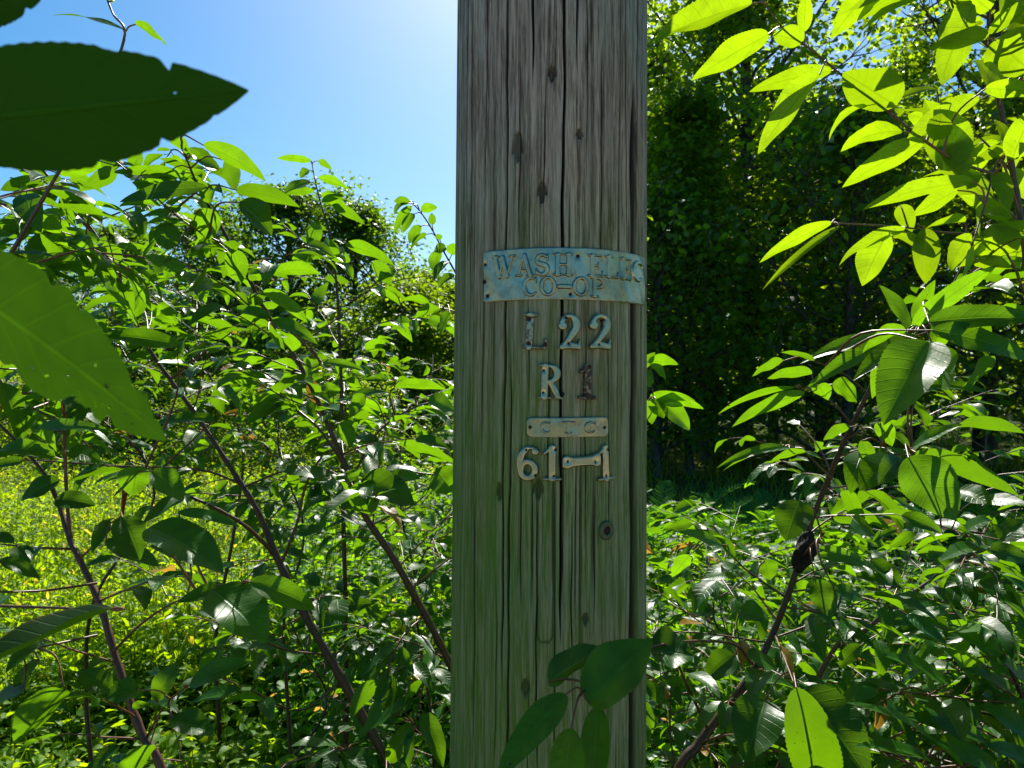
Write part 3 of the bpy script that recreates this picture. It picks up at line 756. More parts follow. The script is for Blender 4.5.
def nail(s, z, h, parent, org, r=.0022, name='nail'):
    k = 14; prof = [(0, .0016), (.45, .0014), (.85, .0008), (1.0, .0001), (1.0, -.006)]
    a = np.arange(k)/k*2*math.pi; V = []; F = []
    for q, (rr, hh) in enumerate(prof):
        ss = s+rr*r*np.cos(a); z_ = z+rr*r*np.sin(a)
        V.append(on_pole(ss, z_, np.full(k, h+hh)))
    for q in range(len(prof)-1):
        j = np.arange(k); j2 = (j+1) % k
        F.append(np.stack([q*k+j, (q+1)*k+j, (q+1)*k+j2, q*k+j2], -1))
    return mesh_obj(name, np.concatenate(V)-org, np.concatenate(F)[:, ::-1], M_nail, parent)

def box_of(x0, x1, y0, y1):
    sa, _ = hit(x0, (y0+y1)/2); sb, _ = hit(x1, (y0+y1)/2)
    _, zt = hit((x0+x1)/2, y0); _, zb = hit((x0+x1)/2, y1)
    return sa, sb, zb, zt

def digit(g, box, label, cat, nails, rust=.0, name='metal_numeral', group=None, rs=1.28, squash=None):
    sa, sb, zb, zt = box_of(*box)
    if squash: m = (zb+zt)/2; hh = (zt-zb)*squash; zb, zt = m-hh, m+hh
    segs = glyph_segs(g, sa, sb, zb, zt, rs)
    ta = math.radians(random.Random(box[0]).uniform(-3.2, 3.2)); mc, mz = (sa+sb)/2, (zb+zt)/2
    rt = lambda a_, b_: (mc+(a_-mc)*math.cos(ta)-(b_-mz)*math.sin(ta), mz+(a_-mc)*math.sin(ta)+(b_-mz)*math.cos(ta))
    segs = [(*rt(q[0], q[1]), q[2], *rt(q[3], q[4]), q[5]) for q in segs]
    org = on_pole(np.array((sa+sb)/2), np.array(zb), np.array(0.))
    root = thing(name, label, cat, org, group)
    npt = [(lambda q: (q[0], q[1]))(hit(*p)) for p in nails]
    hr = .0042
    def height(X, Z, D): 
        t = np.clip(-D/.0026, 0, 1)
        H = .0030+hr*np.sqrt(np.clip(1-(1-t)**2, 0, 1))*.75
        for (s, z) in npt:
            dd = np.hypot(X-s, Z-z); H = H-.0012*np.exp(-(dd/.0030)**2)
        return H
    V, F = shell(lambda X, Z: sdf(segs, X, Z), sa, sb, zb, zt, .00045, height, 0.0, org)
    W3 = V+org
    ra = np.zeros(len(V))
    for (s, z) in npt:
        p = on_pole(np.array(s), np.array(z), np.array(.004)); dd = np.linalg.norm(W3-p, axis=1)
        ra = np.maximum(ra, np.exp(-(dd/.0058)**2)*(.42+rust*.6))
    ra = np.maximum(ra, rust*.64)
    mesh_obj('numeral' if g not in 'LR' else 'letter', V, F, M_zinc, root, attrs={'rust': ra})
    for (s, z) in npt: nail(s, z, .0042, root, org)
    return root

# name band
sa, sb, zb, zt = hit(484.5, 276)[0], hit(643.2, 276)[0], hit(560, 299.5)[1], hit(560, 247.5)[1]
text = []
for g, x0, x1, y0, y1 in [('W', 494.5, 516, 254, 276), ('A', 516.5, 534, 254, 276), ('S', 534.5, 550, 254, 276), ('H', 552.5, 573, 254, 276), ('E', 586.5, 602, 254, 276), ('L', 602.5, 617, 254, 276), ('E', 617.5, 630, 254, 276), ('C', 630, 640.5, 254, 276),
                          ('C', 523, 539, 276.5, 296.5), ('O', 540, 556, 276.5, 296.5), ('-', 557, 571, 276.5, 296.5), ('O', 572, 588, 276.5, 296.5), ('P', 589, 604, 276.5, 296.5)]:
    a_, c_, _, _ = box_of(x0, x1, y0, y1)
    text += glyph_segs(g, a_, c_, hit(560, y1)[1], hit(560, y0)[1], 1.25)
org = on_pole(np.array(0.), np.array(zb), np.array(0.))
def rrect(sa, sb, zb, zt, rc):
    def f(X, Z):
        dx = np.abs(X-(sa+sb)/2)-(sb-sa)/2+rc; dz = np.abs(Z-(zb+zt)/2)-(zt-zb)/2+rc
        return np.hypot(np.maximum(dx, 0), np.maximum(dz, 0))+np.minimum(np.maximum(dx, dz), 0)-rc
    return f
bn = [hit(*p) for p in [(486.5, 265), (485, 282), (488, 296), (577.5, 256.5), (570, 294.5)]]
def bh(X, Z, D):
    d = sdf(text, X, Z)
    e = np.clip(-d/.0013+.35, 0, 1); e = e*e*(3-2*e)
    H = .0026+.0030*e+.0006*np.sin(X*62+1)*np.sin(Z*55+X*20)+.0003*np.sin(X*210+Z*130)
    for (s, z) in bn: H = H-.0010*np.exp(-(np.hypot(X-s, Z-z)/.0035)**2)
    H = H-.0009*np.clip(1+D/.0012, 0, 1)**2
    return H
band = thing('name_plate', 'curved aluminium band nailed round the pole, embossed WASH ELEC CO-OP', 'plate', org)
V, F = shell(rrect(sa, sb, zb, zt, .0035), sa, sb, zb, zt, .00055, bh, 0.0, org)
ra = np.zeros(len(V))
for (s, z) in bn:
    ra = np.maximum(ra, .62*np.exp(-(np.linalg.norm(V+org-on_pole(np.array(s), np.array(z), np.array(.003)), axis=1)/.0048)**2))
mesh_obj('plate', V, F, M_al, band, attrs={'rust': ra})
for (s, z) in bn: nail(s, z, .0018, band, org, .0024)
for yy in (268, 284, 297.5):
    nail(R0*math.radians(80), hit(560, yy)[1]-.008, .0022, band, org, .0026)

digit('L', (522.5, 548, 314, 349), 'raised metal letter L with rusty foot, first in the L22 row', 'letter', [(530, 319), (529.5, 343.5), (545, 344.5)], .75, 'metal_letter')
digit('2', (558, 580.5, 313.5, 350), 'raised metal numeral 2 right after the letter L, rust at its top', 'numeral', [(565, 318), (568, 344)], .45)
digit('2', (588, 609.5, 313.5, 349.5), 'raised metal numeral 2 at the right end of the L22 row', 'numeral', [(602, 320), (597, 344.5)], .3)
digit('R', (538, 563.5, 364.5, 399), 'raised metal letter R left of the rusty numeral 1', 'letter', [(544, 370.5), (543.5, 392.5), (562.5, 394)], .1, 'metal_letter')
digit('1', (577, 595, 364.5, 399), 'rust eaten metal numeral 1 beside the letter R', 'numeral', [(588, 367), (585, 395)], .95)
digit('6', (517.5, 540, 445.5, 480), 'raised metal numeral 6 at the left of the 61-1 row', 'numeral', [(527, 449.5), (535.5, 475)], .05)
digit('1', (542, 561, 445.5, 480), 'raised metal numeral 1 right after the 6', 'numeral', [(555, 449.5), (553.5, 475.5)], .05)
digit('bar', (562.8, 598, 455, 467), 'short metal dash between the two numerals 1 of the lowest row', 'dash', [(567, 461), (593.5, 461.5)], .1, 'metal_dash', squash=1.35)
digit('1', (595, 611.5, 445.5, 480), 'raised metal numeral 1 at the right end of the lowest row', 'numeral', [(606, 449.5), (604, 475.5)], .1)

# small plate C T C
sa, sb, zb, zt = box_of(527, 607.5, 417.5, 437)
t2 = []
for g, x0, x1 in [('C', 540, 552), ('T', 561, 575), ('C', 583, 596)]:
    a_, c_, b0, b1 = box_of(x0, x1, 421.5, 433); t2 += glyph_segs(g, a_, c_, b0, b1, 1.1)
cn = [hit(530.5, 427), hit(603.5, 427.5)]
org = on_pole(np.array((sa+sb)/2), np.array(zb), np.array(0.))
def ch(X, Z, D):
    e = np.clip(-sdf(t2, X, Z)/.0010+.35, 0, 1); e = e*e*(3-2*e)
    H = .0026+.0026*e+.0003*np.sin(X*150)*np.sin(Z*200)
    return H-.0008*np.clip(1+D/.0012, 0, 1)**2
cp = thing('letter_plate', 'small metal plate with embossed letters C T C above the lowest numbers', 'plate', org)
V, F = shell(rrect(sa, sb, zb, zt, .0065), sa, sb, zb, zt, .0005, ch, 0.0, org)
ra = np.zeros(len(V))
for (s, z) in cn: ra = np.maximum(ra, .6*np.exp(-(np.linalg.norm(V+org-on_pole(np.array(s), np.array(z), np.array(.003)), axis=1)/.0042)**2))
mesh_obj('plate', V, F, M_al, cp, attrs={'rust': ra})
for (s, z) in cn: nail(s, z, .0022, cp, org, .0024)

# round nail washer lower down, with its empty hole
ws, wz = hit(606.5, 530.5); org = on_pole(np.array(ws), np.array(wz), np.array(0.))
k = 36; a = np.arange(k)/k*2*math.pi; prof = [(.0050, -.003), (.0050, .0014), (.0058, .0022), (.0085, .0026), (.0108, .0016), (.0118, .0004), (.0118, -.003)]
V = np.concatenate([on_pole(ws+r_*np.cos(a), wz+r_*np.sin(a)*1.05, np.full(k, h_+.0008)) for r_, h_ in prof]); F = []
for q in range(len(prof)-1):
    j = np.arange(k); j2 = (j+1) % k; F.append(np.stack([q*k+j, q*k+j2, (q+1)*k+j2, (q+1)*k+j], -1))
b = NB('mossy_zinc'); o = b.coord('Object'); n1 = b.noise(o, 220, 4)
M_wash = b.done(b.principled(b.mix(n1, (.045, .060, .028, 1), (.14, .17, .085, 1)), .6, .25, .4, b.bump(n1, .5, .001)))
w_ = thing('washer', 'round dull green washer low on the right half of the pole', 'washer', org)
mesh_obj('ring', V-org, np.concatenate(F), M_wash, w_)
nail(ws+.001, wz, -.0004, w_, org, .0048, 'nail_hole')
# ------------------------------------------------------------------ foreground saplings
CAMP = np.array((0, 0, EYE))
def in_pole_view(P):
    px, py = topx(P)
    a = (px > 440) & (px < 662) & (P[:, 1] < 1.12)
    a |= (np.hypot(P[:, 0]-.055, P[:, 1]-1.0486) < .20)
    a |= (P[:, 1] < .40) & (np.abs(P[:, 0]) < .8*P[:, 1]+.1)
    return a
def in_clear_sky(P):
    px, py = topx(P)
    lim = np.interp(px, [-50, 0, 60, 130, 180, 235, 280, 360, 400, 455], [150, 150, 150, 155, 140, 150, 205, 235, 290, 290])
    return (px < 456) & (py < lim) & (py > -60)

class Plant:
    def __init__(s, name, label, cat, lines, roots=None, mat=None, group=None):
        """lines: list of [(px,py,depth,radius_mm) ...]; the first is the main stem; roots: world points below it"""
        s.mat = mat or M_twig
        s.curves = []
        for q, ln in enumerate(lines):
            A = np.array([[*at(a[0], a[1], a[2]), a[3]*.00086] for a in ln])
            if q == 0 and roots is not None:
                A = np.vstack([np.array([[*r_[:3], r_[3]*.001] for r_ in roots]), A])
            s.curves.append(smoothline(A, 7))
        s.base = s.curves[0][0, :3].copy(); s.base[2] = max(s.base[2], 0) if roots is None else s.base[2]
        s.root = thing(name, label, cat, s.base, group)
        for q, c in enumerate(s.curves):
            T = Tubes(); n_ = len(c)
            rr = c[:, 3]*(1+.10*np.sin(np.arange(n_)*2.1))
            T.poly(c[:, :3], rr, 10, tint=.12 if q == 0 else .3, knob=.10)
            if c[-1, 3] < .0018:      # bud
                d = nrm(c[-1, :3]-c[-2, :3]); T.poly([c[-1, :3], c[-1, :3]+d*.004, c[-1, :3]+d*.010], [.0012, .0022, .0003], 6, tint=.9)
            if q == 0: s.T0 = T
            else: T.build('branch', s.mat, s.root, s.base)
        s.T = s.T0; s.L = Leaves()
        s.samples = np.vstack([c[:, :3] for c in s.curves]); s.hasT = False
    def twigs(s, ci, t0, t1, n, ln=(.12, .28), leaf=.085, per=7, up=.25, bias=None, seed=0, tint=(0, .9), pick=None, gap=.7):
        r = np.random.default_rng(seed); c = s.curves[ci]; m = len(c)
        for q in range(n):
            f = (t0+(t1-t0)*(q+r.random())/n)*(m-1); i = int(min(f, m-2)); p = c[i, :3]+(c[i+1, :3]-c[i, :3])*(f-i)
            tan = nrm(c[i+1, :3]-c[i, :3])
            a = r.random()*6.283; d = np.array((math.cos(a), math.sin(a), up+r.normal()*.2))
            if bias is not None: d = d+np.array(bias)
            d = nrm(d+tan*.35)
            L = r.uniform(*ln); k = max(3, int(per*L/.2))
            pts = [p]
            for e in range(4):
                d = nrm(d+r.normal(size=3)*.10+np.array((0, 0, -.07))); pts.append(pts[-1]+d*L/4)
            P = smoothline(np.array(pts), 3)
            if in_pole_view(P[4:]).any() or in_clear_sky(P[6:]).any(): continue
            s.T.poly(P, np.linspace(.0019, .0009, len(P)), 5, tint=.45); s.hasT = True
            s.leafrow(P, k, leaf, r, tint)
    def leafrow(s, P, k, leaf, r, tint=(0, .9), tip=True):
        m = len(P); tt = np.linspace(.22, 1, k)
        Q = np.stack([np.interp(tt*(m-1), np.arange(m), P[:, c]) for c in range(3)], -1)
        tan = nrm(np.stack([np.interp(tt*(m-1), np.arange(m), np.gradient(P[:, c])) for c in range(3)], -1))
        side = nrm(np.cross(tan, UP)); sg = np.where(np.arange(k) % 2, 1, -1)[:, None]
        D = nrm(tan*(.45+r.random((k, 1))*.5)+side*sg*(.75+r.normal(size=(k, 1))*.25)+UP*(r.normal(size=(k, 1))*.22-.18))
        D[-1] = nrm(tan[-1]+np.array((0, 0, -.25)))
        Ls = leaf*r.uniform(.45, 1.22, k)*np.where(tt > .9, .8, 1)
        pet = Ls*.16
        B = Q+D*pet[:, None]
        Nn = nrm(UP+r.normal(size=(k, 3))*.42+side*sg*.15)
        tipp = B+D*Ls[:, None]; mid = (B+tipp)/2
        ok = ~(in_pole_view(tipp)|in_pole_view(mid)|in_clear_sky(tipp)|in_clear_sky(mid))
        if not ok.any(): return
        s.T.segs(Q[ok], (B+D*.002)[ok], .0007, .0006, 4, tint=.95); s.hasT = True
        kk = ok.sum()
        s.L.add(B[ok], D[ok], Nn[ok], Ls[ok], Ls[ok]*r.uniform(.36, .46, kk), r.uniform(.1, 1.25, kk), r.uniform(.08, .55, kk),
                np.where(r.random(kk) < .015, .99, tint[0]+(tint[1]-tint[0])*r.random(kk)), nl=14, nw=4, serr=1, wave=.10)
    def rowline(s, ci, t0, t1, k, leaf=.085, seed=0, tint=(0, .9)):
        c = s.curves[ci]; m = len(c); a, e = int(t0*(m-1)), int(t1*(m-1))+1
        s.leafrow(c[a:e+1, :3], k, leaf, np.random.default_rng(seed), tint)
    def hero(s, lst, seed=1):
        """lst: (base x, base y, tip x, tip y, width px, depth, mode, droop); mode u = seen from below, t = seen from above"""
        r = np.random.default_rng(seed)
        for h in lst:
            bx, by, tx, ty, w, d = h[:6]
            mode = h[6] if len(h) > 6 and h[6] else ('u' if by < 400 else 't')
            dr = h[7] if len(h) > 7 else .45
            tn = h[8] if len(h) > 8 else r.random()*.85
            B = at(bx, by, d+r.normal()*.012); L2 = math.hypot(tx-bx, ty-by)/FPX*d
            Tp = at(tx, ty, d+r.normal()*.35*L2-.10*L2)
            ax = nrm(Tp-B); c = nrm(CAMP-B)
            Nn = UP*1.0+(c*1.0 if mode == 't' else -c*1.0)+r.normal(size=3)*.14
            Nn = nrm(Nn-ax*(Nn@ax)); al = dr*.40
            D = ax*math.cos(al)+Nn*math.sin(al); N2 = Nn*math.cos(al)-ax*math.sin(al)
            Ln = np.linalg.norm(Tp-B)*(1+dr*dr*.07)
            fold = r.uniform(.12, .42)
            Wd = w/FPX*d/math.cos(fold)*1.12
            s.L.add([B], [D], [N2], Ln, Wd, dr, fold, tn, nl=52, nw=6, serr=1, wave=.09)
            i = np.argmin(np.linalg.norm(s.samples-B-np.array((0, 0, -.01)), axis=1)); q = s.samples[i]; dist = np.linalg.norm(q-B)
            if dist > .004:
                m = (q+B)/2+np.array((0, 0, .10*dist))-D*.10*dist
                P = smoothline(np.array([q, m, B+D*.001]), 5)
                r0 = .0009+min(.0018, dist*.010)
                s.T.poly(P, np.linspace(r0, .0009, len(P)), 5, tint=.8 if dist < .05 else .5); s.hasT = True
    def finish(s, mat=None):
        s.T.build('stem', s.mat, s.root, s.base)
        if s.L.n: s.L.build('foliage', mat or M_leaf, s.root, s.base)
        return s.root

GS = 'young cherry saplings round the pole'
# --- reddish stem, lower left
p = Plant('cherry_sapling', 'slim sapling with reddish brown stem forking low on the left over the meadow', 'sapling',
  [[(168, 800, 1.05, 7.5), (140, 730, 1.06, 7), (118, 665, 1.08, 6.5), (100, 605, 1.1, 6), (80, 560, 1.12, 5.5), (70, 540, 1.13, 5), (57, 500, 1.15, 4.2), (40, 468, 1.17, 3.4), (5, 430, 1.2, 2.8), (-40, 385, 1.2, 1.6)],
   [(71, 543, 1.13, 4), (67, 500, 1.14, 3.4), (65, 450, 1.15, 3), (64, 412, 1.16, 2.4), (62, 372, 1.2, 1.5)],
   [(72, 549, 1.13, 2.4), (45, 548, 1.1, 2), (18, 546, 1.07, 1.5), (-30, 540, 1.05, 1.2)],
   [(97, 583, 1.1, 2.4), (50, 590, 1.05, 2), (0, 592, 1.0, 1.6), (-40, 590, 1.0, 1.2)],
   [(78, 560, 1.12, 2), (105, 535, 1.1, 1.7), (122, 515, 1.06, 1.4)],
   [(113, 652, 1.08, 2.6), (140, 625, 1.04, 2.2), (175, 602, 1.0, 1.8), (215, 590, .96, 1.5), (242, 583, .94, 1.2)],
   [(97, 635, 1.09, 2), (60, 643, 1.03, 1.8), (20, 651, .98, 1.4)],
   [(148, 735, 1.06, 2.2), (165, 705, 1.03, 1.8), (185, 688, 1.0, 1.3)]],
  roots=[(-.40, 1.12, 0, 10), (-.46, 1.08, .5, 9)], mat=M_twig_red, group=GS)
p.hero([(150, 527, 223, 572, 42, .95, 't', .5, .6), (213, 590, 267, 642, 50, .93, 't', .5, .7), (250, 582, 316, 609, 25, .94, 't', .35, .8), (178, 512, 240, 526, 12, .96, 't', .6, .8),
  (137, 466, 132, 496, 28, .97, 'u', .2, .7), (152, 471, 184, 500, 25, .97, 't', .6, .5), (122, 517, 140, 560, 26, 1.03, 't', .3, .1), (105, 541, 160, 566, 20, 1.05, 't', .4, .1),
  (65, 690, 14, 745, 36, .96, 'u', .3, .6), (138, 690, 106, 698, 26, 1.0, 't', .5, .5), (190, 686, 252, 660, 22, .95, 't', .5, .5), (30, 428, 57, 452, 26, 1.1, 'u', .2, .9), (32, 428, 112, 430, 14, 1.1, 't', .3, .5),
  (18, 546, 30, 575, 18, 1.05, 't', .4, .1), (0, 560, 40, 578, 14, 1.0, 't', .5, .0), (60, 372, 40, 340, 16, 1.15), (64, 400, 100, 412, 16, 1.13), (25, 690, -20, 712, 24, .95, 't', .4, .2), (40, 660, 12, 705, 16, .97, 't', .5, .0),
  (155, 700, 178, 662, 20, 1.02, 't', .4, .2), (110, 690, 75, 672, 22, 1.03, 't', .3, .1), (66, 450, 102, 462, 18, 1.13, 't'), (60, 480, 20, 500, 22, 1.12, 't', .4, .1), (55, 500, 95, 505, 20, 1.12, 't', .5, .1), (230, 588, 178, 602, 16, .95, 't', .5, .4), (108, 520, 92, 552, 12, 1.04, 't'), (190, 560, 150, 545, 12, 1.0, 't', .3, .2),
  (170, 720, 215, 735, 24, 1.0, 't', .5, .3), (150, 745, 120, 790, 26, .98, 'u', .4, .5)], 5)
p.rowline(0, .82, 1, 7, .085, 3); p.rowline(1, .3, 1, 7, .08, 4); p.rowline(2, .3, 1, 4, .07, 5, (0, .4)); p.rowline(3, .4, 1, 3, .08, 6, (0, .3))
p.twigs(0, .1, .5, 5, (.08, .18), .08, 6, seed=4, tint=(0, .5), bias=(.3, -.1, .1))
p.finish()

# --- dark stem leaning left through the middle
p = Plant('cherry_sapling', 'dark stemmed sapling leaning left across the meadow edge towards the upper left corner', 'sapling',
  [[(400, 790, 1.5, 12), (362, 715, 1.5, 11.5), (325, 650, 1.5, 10.5), (300, 605, 1.5, 10), (278, 560, 1.5, 9), (258, 512, 1.5, 7.5), (232, 470, 1.5, 6.5), (203, 425, 1.5, 5.5), (178, 390, 1.48, 5), (150, 350, 1.46, 4.4), (126, 300, 1.44, 4), (102, 245, 1.4, 3.5), (66, 198, 1.36, 3), (27, 152, 1.3, 2.4), (5, 128, 1.3, 1.5)],
   [(276, 556, 1.5, 5.5), (248, 528, 1.45, 4.6), (215, 508, 1.4, 4), (185, 494, 1.36, 3.2), (150, 472, 1.3, 2.4), (110, 466, 1.28, 1.6)],
   [(282, 562, 1.5, 4), (298, 520, 1.5, 3.4), (306, 485, 1.5, 3), (325, 452, 1.5, 2.4), (350, 425, 1.5, 1.6)],
   [(243, 485, 1.5, 3), (200, 470, 1.45, 2.6), (120, 466, 1.4, 2.2), (30, 460, 1.35, 1.6)],
   [(246, 486, 1.5, 3), (290, 470, 1.52, 2.4), (345, 472, 1.55, 1.5)],
   [(330, 655, 1.5, 2.6), (280, 648, 1.4, 2.2), (230, 620, 1.3, 1.7)],
   [(343, 680, 1.5, 3), (300, 710, 1.4, 2.4), (250, 690, 1.3, 2), (222, 678, 1.25, 1.4)]],
  roots=[(-.05, 1.62, 0, 15), (-.16, 1.55, .45, 13)], group=GS)
p.hero([(178, 345, 100, 335, 20, 1.25, 't', .4, .7), (235, 330, 182, 318, 14, 1.3), (215, 420, 150, 425, 16, 1.3, 't'), (60, 175, 108, 162, 16, 1.25, 'u', .3, .94), (35, 170, 14, 160, 26, 1.3, 'u', .3, .7),
  (40, 182, 0, 190, 14, 1.3), (60, 196, 8, 196, 12, 1.3, 't', .3, .1), (70, 180, 95, 186, 24, 1.3), (75, 200, 92, 222, 20, 1.3), (92, 208, 60, 192, 16, 1.3)], 8)
p.rowline(0, .60, 1, 26, .085, 13); p.rowline(1, .3, 1, 8, .08, 14, (0, .5)); p.rowline(2, .3, 1, 7, .08, 15, (0, .6)); p.rowline(3, .2, 1, 8, .08, 16, (0, .5)); p.rowline(4, .3, 1, 6, .075, 17); p.rowline(5, .2, 1, 6, .09, 18, (0, .4)); p.rowline(6, .2, 1, 7, .09, 19, (0, .4))
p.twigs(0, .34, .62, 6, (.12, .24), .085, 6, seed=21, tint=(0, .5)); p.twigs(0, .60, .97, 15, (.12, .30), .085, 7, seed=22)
p.finish()

# --- long stem ending at the pole's left edge
p = Plant('cherry_sapling', 'tall sapling whose thin stem runs diagonally from beside the pole to upper left', 'sapling',
  [[(470, 705, 1.40, 9), (452, 668, 1.38, 8.6), (425, 615, 1.36, 8), (392, 556, 1.34, 7.5), (365, 515, 1.33, 7), (345, 465, 1.32, 6), (330, 430, 1.31, 5.2), (315, 395, 1.3, 4.8), (296, 358, 1.28, 4.4), (270, 318, 1.26, 4), (240, 262, 1.22, 3.5), (216, 217, 1.2, 3), (201, 193, 1.18, 2.6), (187, 160, 1.15, 1.9), (181, 146, 1.15, 1.4)],
   [(230, 247, 1.21, 2), (200, 232, 1.18, 1.8), (172, 212, 1.15, 1.7), (142, 184, 1.12, 1.5), (112, 158, 1.1, 1.1)],
   [(352, 480, 1.32, 3), (372, 440, 1.35, 2.6), (392, 420, 1.38, 2.2), (420, 405, 1.4, 1.6), (440, 402, 1.42, 1.2)],
   [(345, 466, 1.32, 3.4), (320, 430, 1.36, 3), (300, 412, 1.4, 2.4), (285, 398, 1.42, 1.6)],
   [(296, 358, 1.28, 1.8), (312, 368, 1.22, 1.5), (322, 362, 1.2, 1.1)],
   [(372, 525, 1.33, 2), (420, 500, 1.34, 1.6), (436, 470, 1.3, 1.1)],
   [(425, 615, 1.36, 2.4), (400, 640, 1.25, 2), (380, 690, 1.2, 1.5)],
   [(440, 645, 1.37, 2.4), (425, 680, 1.3, 2), (415, 725, 1.25, 1.4)]],
  roots=[(.06, 1.52, 0, 13), (.02, 1.47, .5, 11)], group=GS)
p.hero([(203, 145, 266, 180, 20, 1.0, 'u', .55, .6), (207, 187, 119, 201, 17, 1.05, 't', .45, .0), (236, 190, 299, 206, 18, 1.1, 'u', .5, .3), (240, 202, 272, 236, 30, 1.1, 't', .3, .0), (190, 150, 170, 142, 16, 1.1), (193, 158, 184, 150, 10, 1.1),
  (225, 160, 235, 190, 16, 1.15), (272, 320, 317, 343, 14, 1.15, 't', .7, .8), (270, 318, 230, 308, 13, 1.15, 't', .4, .7), (263, 291, 308, 322, 15, 1.18, 'u', .6, .8), (268, 330, 285, 350, 12, 1.18), (262, 352, 282, 360, 9, 1.2),
  (322, 362, 364, 370, 9, 1.18, 't', .5, .8), (322, 364, 338, 374, 8, 1.18, 't', .4, .6), (287, 393, 250, 405, 12, 1.38), (288, 394, 292, 415, 24, 1.38, 't', .2, .3), (286, 396, 245, 425, 18, 1.38, 'u'), (330, 398, 326, 382, 18, 1.35, 't', .2, .5),
  (395, 386, 445, 389, 14, 1.3, 'u', .5, .8), (428, 402, 456, 412, 24, 1.3, 't', .3, .5), (436, 470, 452, 492, 34, 1.28, 't', .3, .5), (340, 422, 352, 446, 24, 1.33, 'u'), (345, 400, 388, 392, 14, 1.38, 't'), (365, 395, 350, 415, 16, 1.36, 't', .2, .5),
  (352, 485, 373, 515, 34, 1.2, 'u', .3, .1), (350, 482, 345, 472, 24, 1.2, 't'), (360, 480, 415, 505, 34, 1.2, 't', .3, .2), (385, 480, 420, 478, 18, 1.25, 't', .4, .6), (175, 175, 110, 172, 14, 1.15, 'u', .3, .7), (170, 170, 160, 205, 18, 1.15, 'u', .3, .9), (145, 170, 185, 178, 14, 1.12, 'u', .4, .7),
  (118, 150, 104, 176, 16, 1.15, 'u', .3, .8), (132, 168, 142, 152, 12, 1.15, 'u', .3, .9), (165, 222, 168, 250, 22, 1.15, 'u', .3, .3), (203, 208, 210, 240, 24, 1.18, 'u', .3, .9), (232, 250, 240, 285, 20, 1.2, 'u', .3, .7)], 9)
p.rowline(0, .40, .98, 28, .08, 33); p.rowline(1, .1, 1, 9, .075, 34, (.4, .94)); p.rowline(2, .2, 1, 9, .08, 35); p.rowline(3, .2, 1, 9, .08, 36); p.rowline(5, .2, 1, 5, .08, 37, (0, .5)); p.rowline(6, .2, 1, 7, .09, 38, (0, .3)); p.rowline(7, .2, 1, 7, .09, 39, (0, .3))
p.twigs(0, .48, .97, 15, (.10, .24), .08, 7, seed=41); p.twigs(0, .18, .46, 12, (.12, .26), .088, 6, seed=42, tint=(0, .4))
p.finish()

# --- slim upright sapling
p = Plant('cherry_sapling', 'slender upright sapling with a leafy tip standing free against the sky left of the pole', 'sapling',
  [[(346, 640, 1.95, 7.5), (343, 500, 1.95, 7), (342, 420, 1.95, 6.2), (340, 350, 1.92, 5.2), (337, 290, 1.9, 4), (330, 235, 1.88, 3), (321, 205, 1.86, 2.4), (315, 180, 1.85, 1.8), (312, 164, 1.85, 1.3)],
   [(340, 285, 1.9, 2.6), (318, 258, 1.85, 2.2), (295, 235, 1.8, 1.8), (280, 222, 1.78, 1.2)],
   [(339, 310, 1.9, 2.6), (370, 290, 1.85, 2.2), (400, 280, 1.82, 1.8), (428, 276, 1.8, 1.2)],
   [(341, 345, 1.92, 2.6), (375, 325, 1.85, 2.2), (415, 318, 1.8, 1.8), (440, 322, 1.8, 1.2)]],
  roots=[(-.47, 1.98, 0, 10), (-.46, 1.96, .5, 9)], group=GS)
p.hero([(311, 161, 276, 158, 8, 1.85, 'u', .4, .9), (318, 161, 332, 169, 8, 1.85, 'u', .3, .6), (309, 170, 300, 178, 10, 1.85, 't', .4, .3), (318, 178, 349, 189, 11, 1.85, 'u', .3, .9), (312, 183, 284, 193, 14, 1.85, 't', .5, .5), (314, 192, 285, 194, 10, 1.85, 'u', .4, .8),
  (321, 195, 348, 208, 13, 1.85, 'u', .4, .8), (332, 205, 365, 224, 11, 1.82, 'u', .5, .4), (322, 202, 345, 195, 8, 1.85, 'u'), (318, 222, 310, 250, 14, 1.8, 'u', .3, .9), (300, 252, 304, 270, 18, 1.8, 'u', .3, .8), (345, 245, 395, 265, 16, 1.75, 'u', .5, .7), (395, 268, 378, 282, 14, 1.75, 't', .4, .2),
  (372, 262, 392, 285, 16, 1.75, 'u', .5, .5), (350, 262, 310, 248, 14, 1.8)], 10)
p.rowline(0, .55, .98, 16, .075, 43); p.rowline(1, .1, 1, 8, .075, 44); p.rowline(2, .1, 1, 10, .085, 45, (.3, .9)); p.rowline(3, .1, 1, 11, .09, 46, (.2, .9))
p.twigs(0, .30, .82, 11, (.15, .32), .08, 7, seed=47)
p.finish()

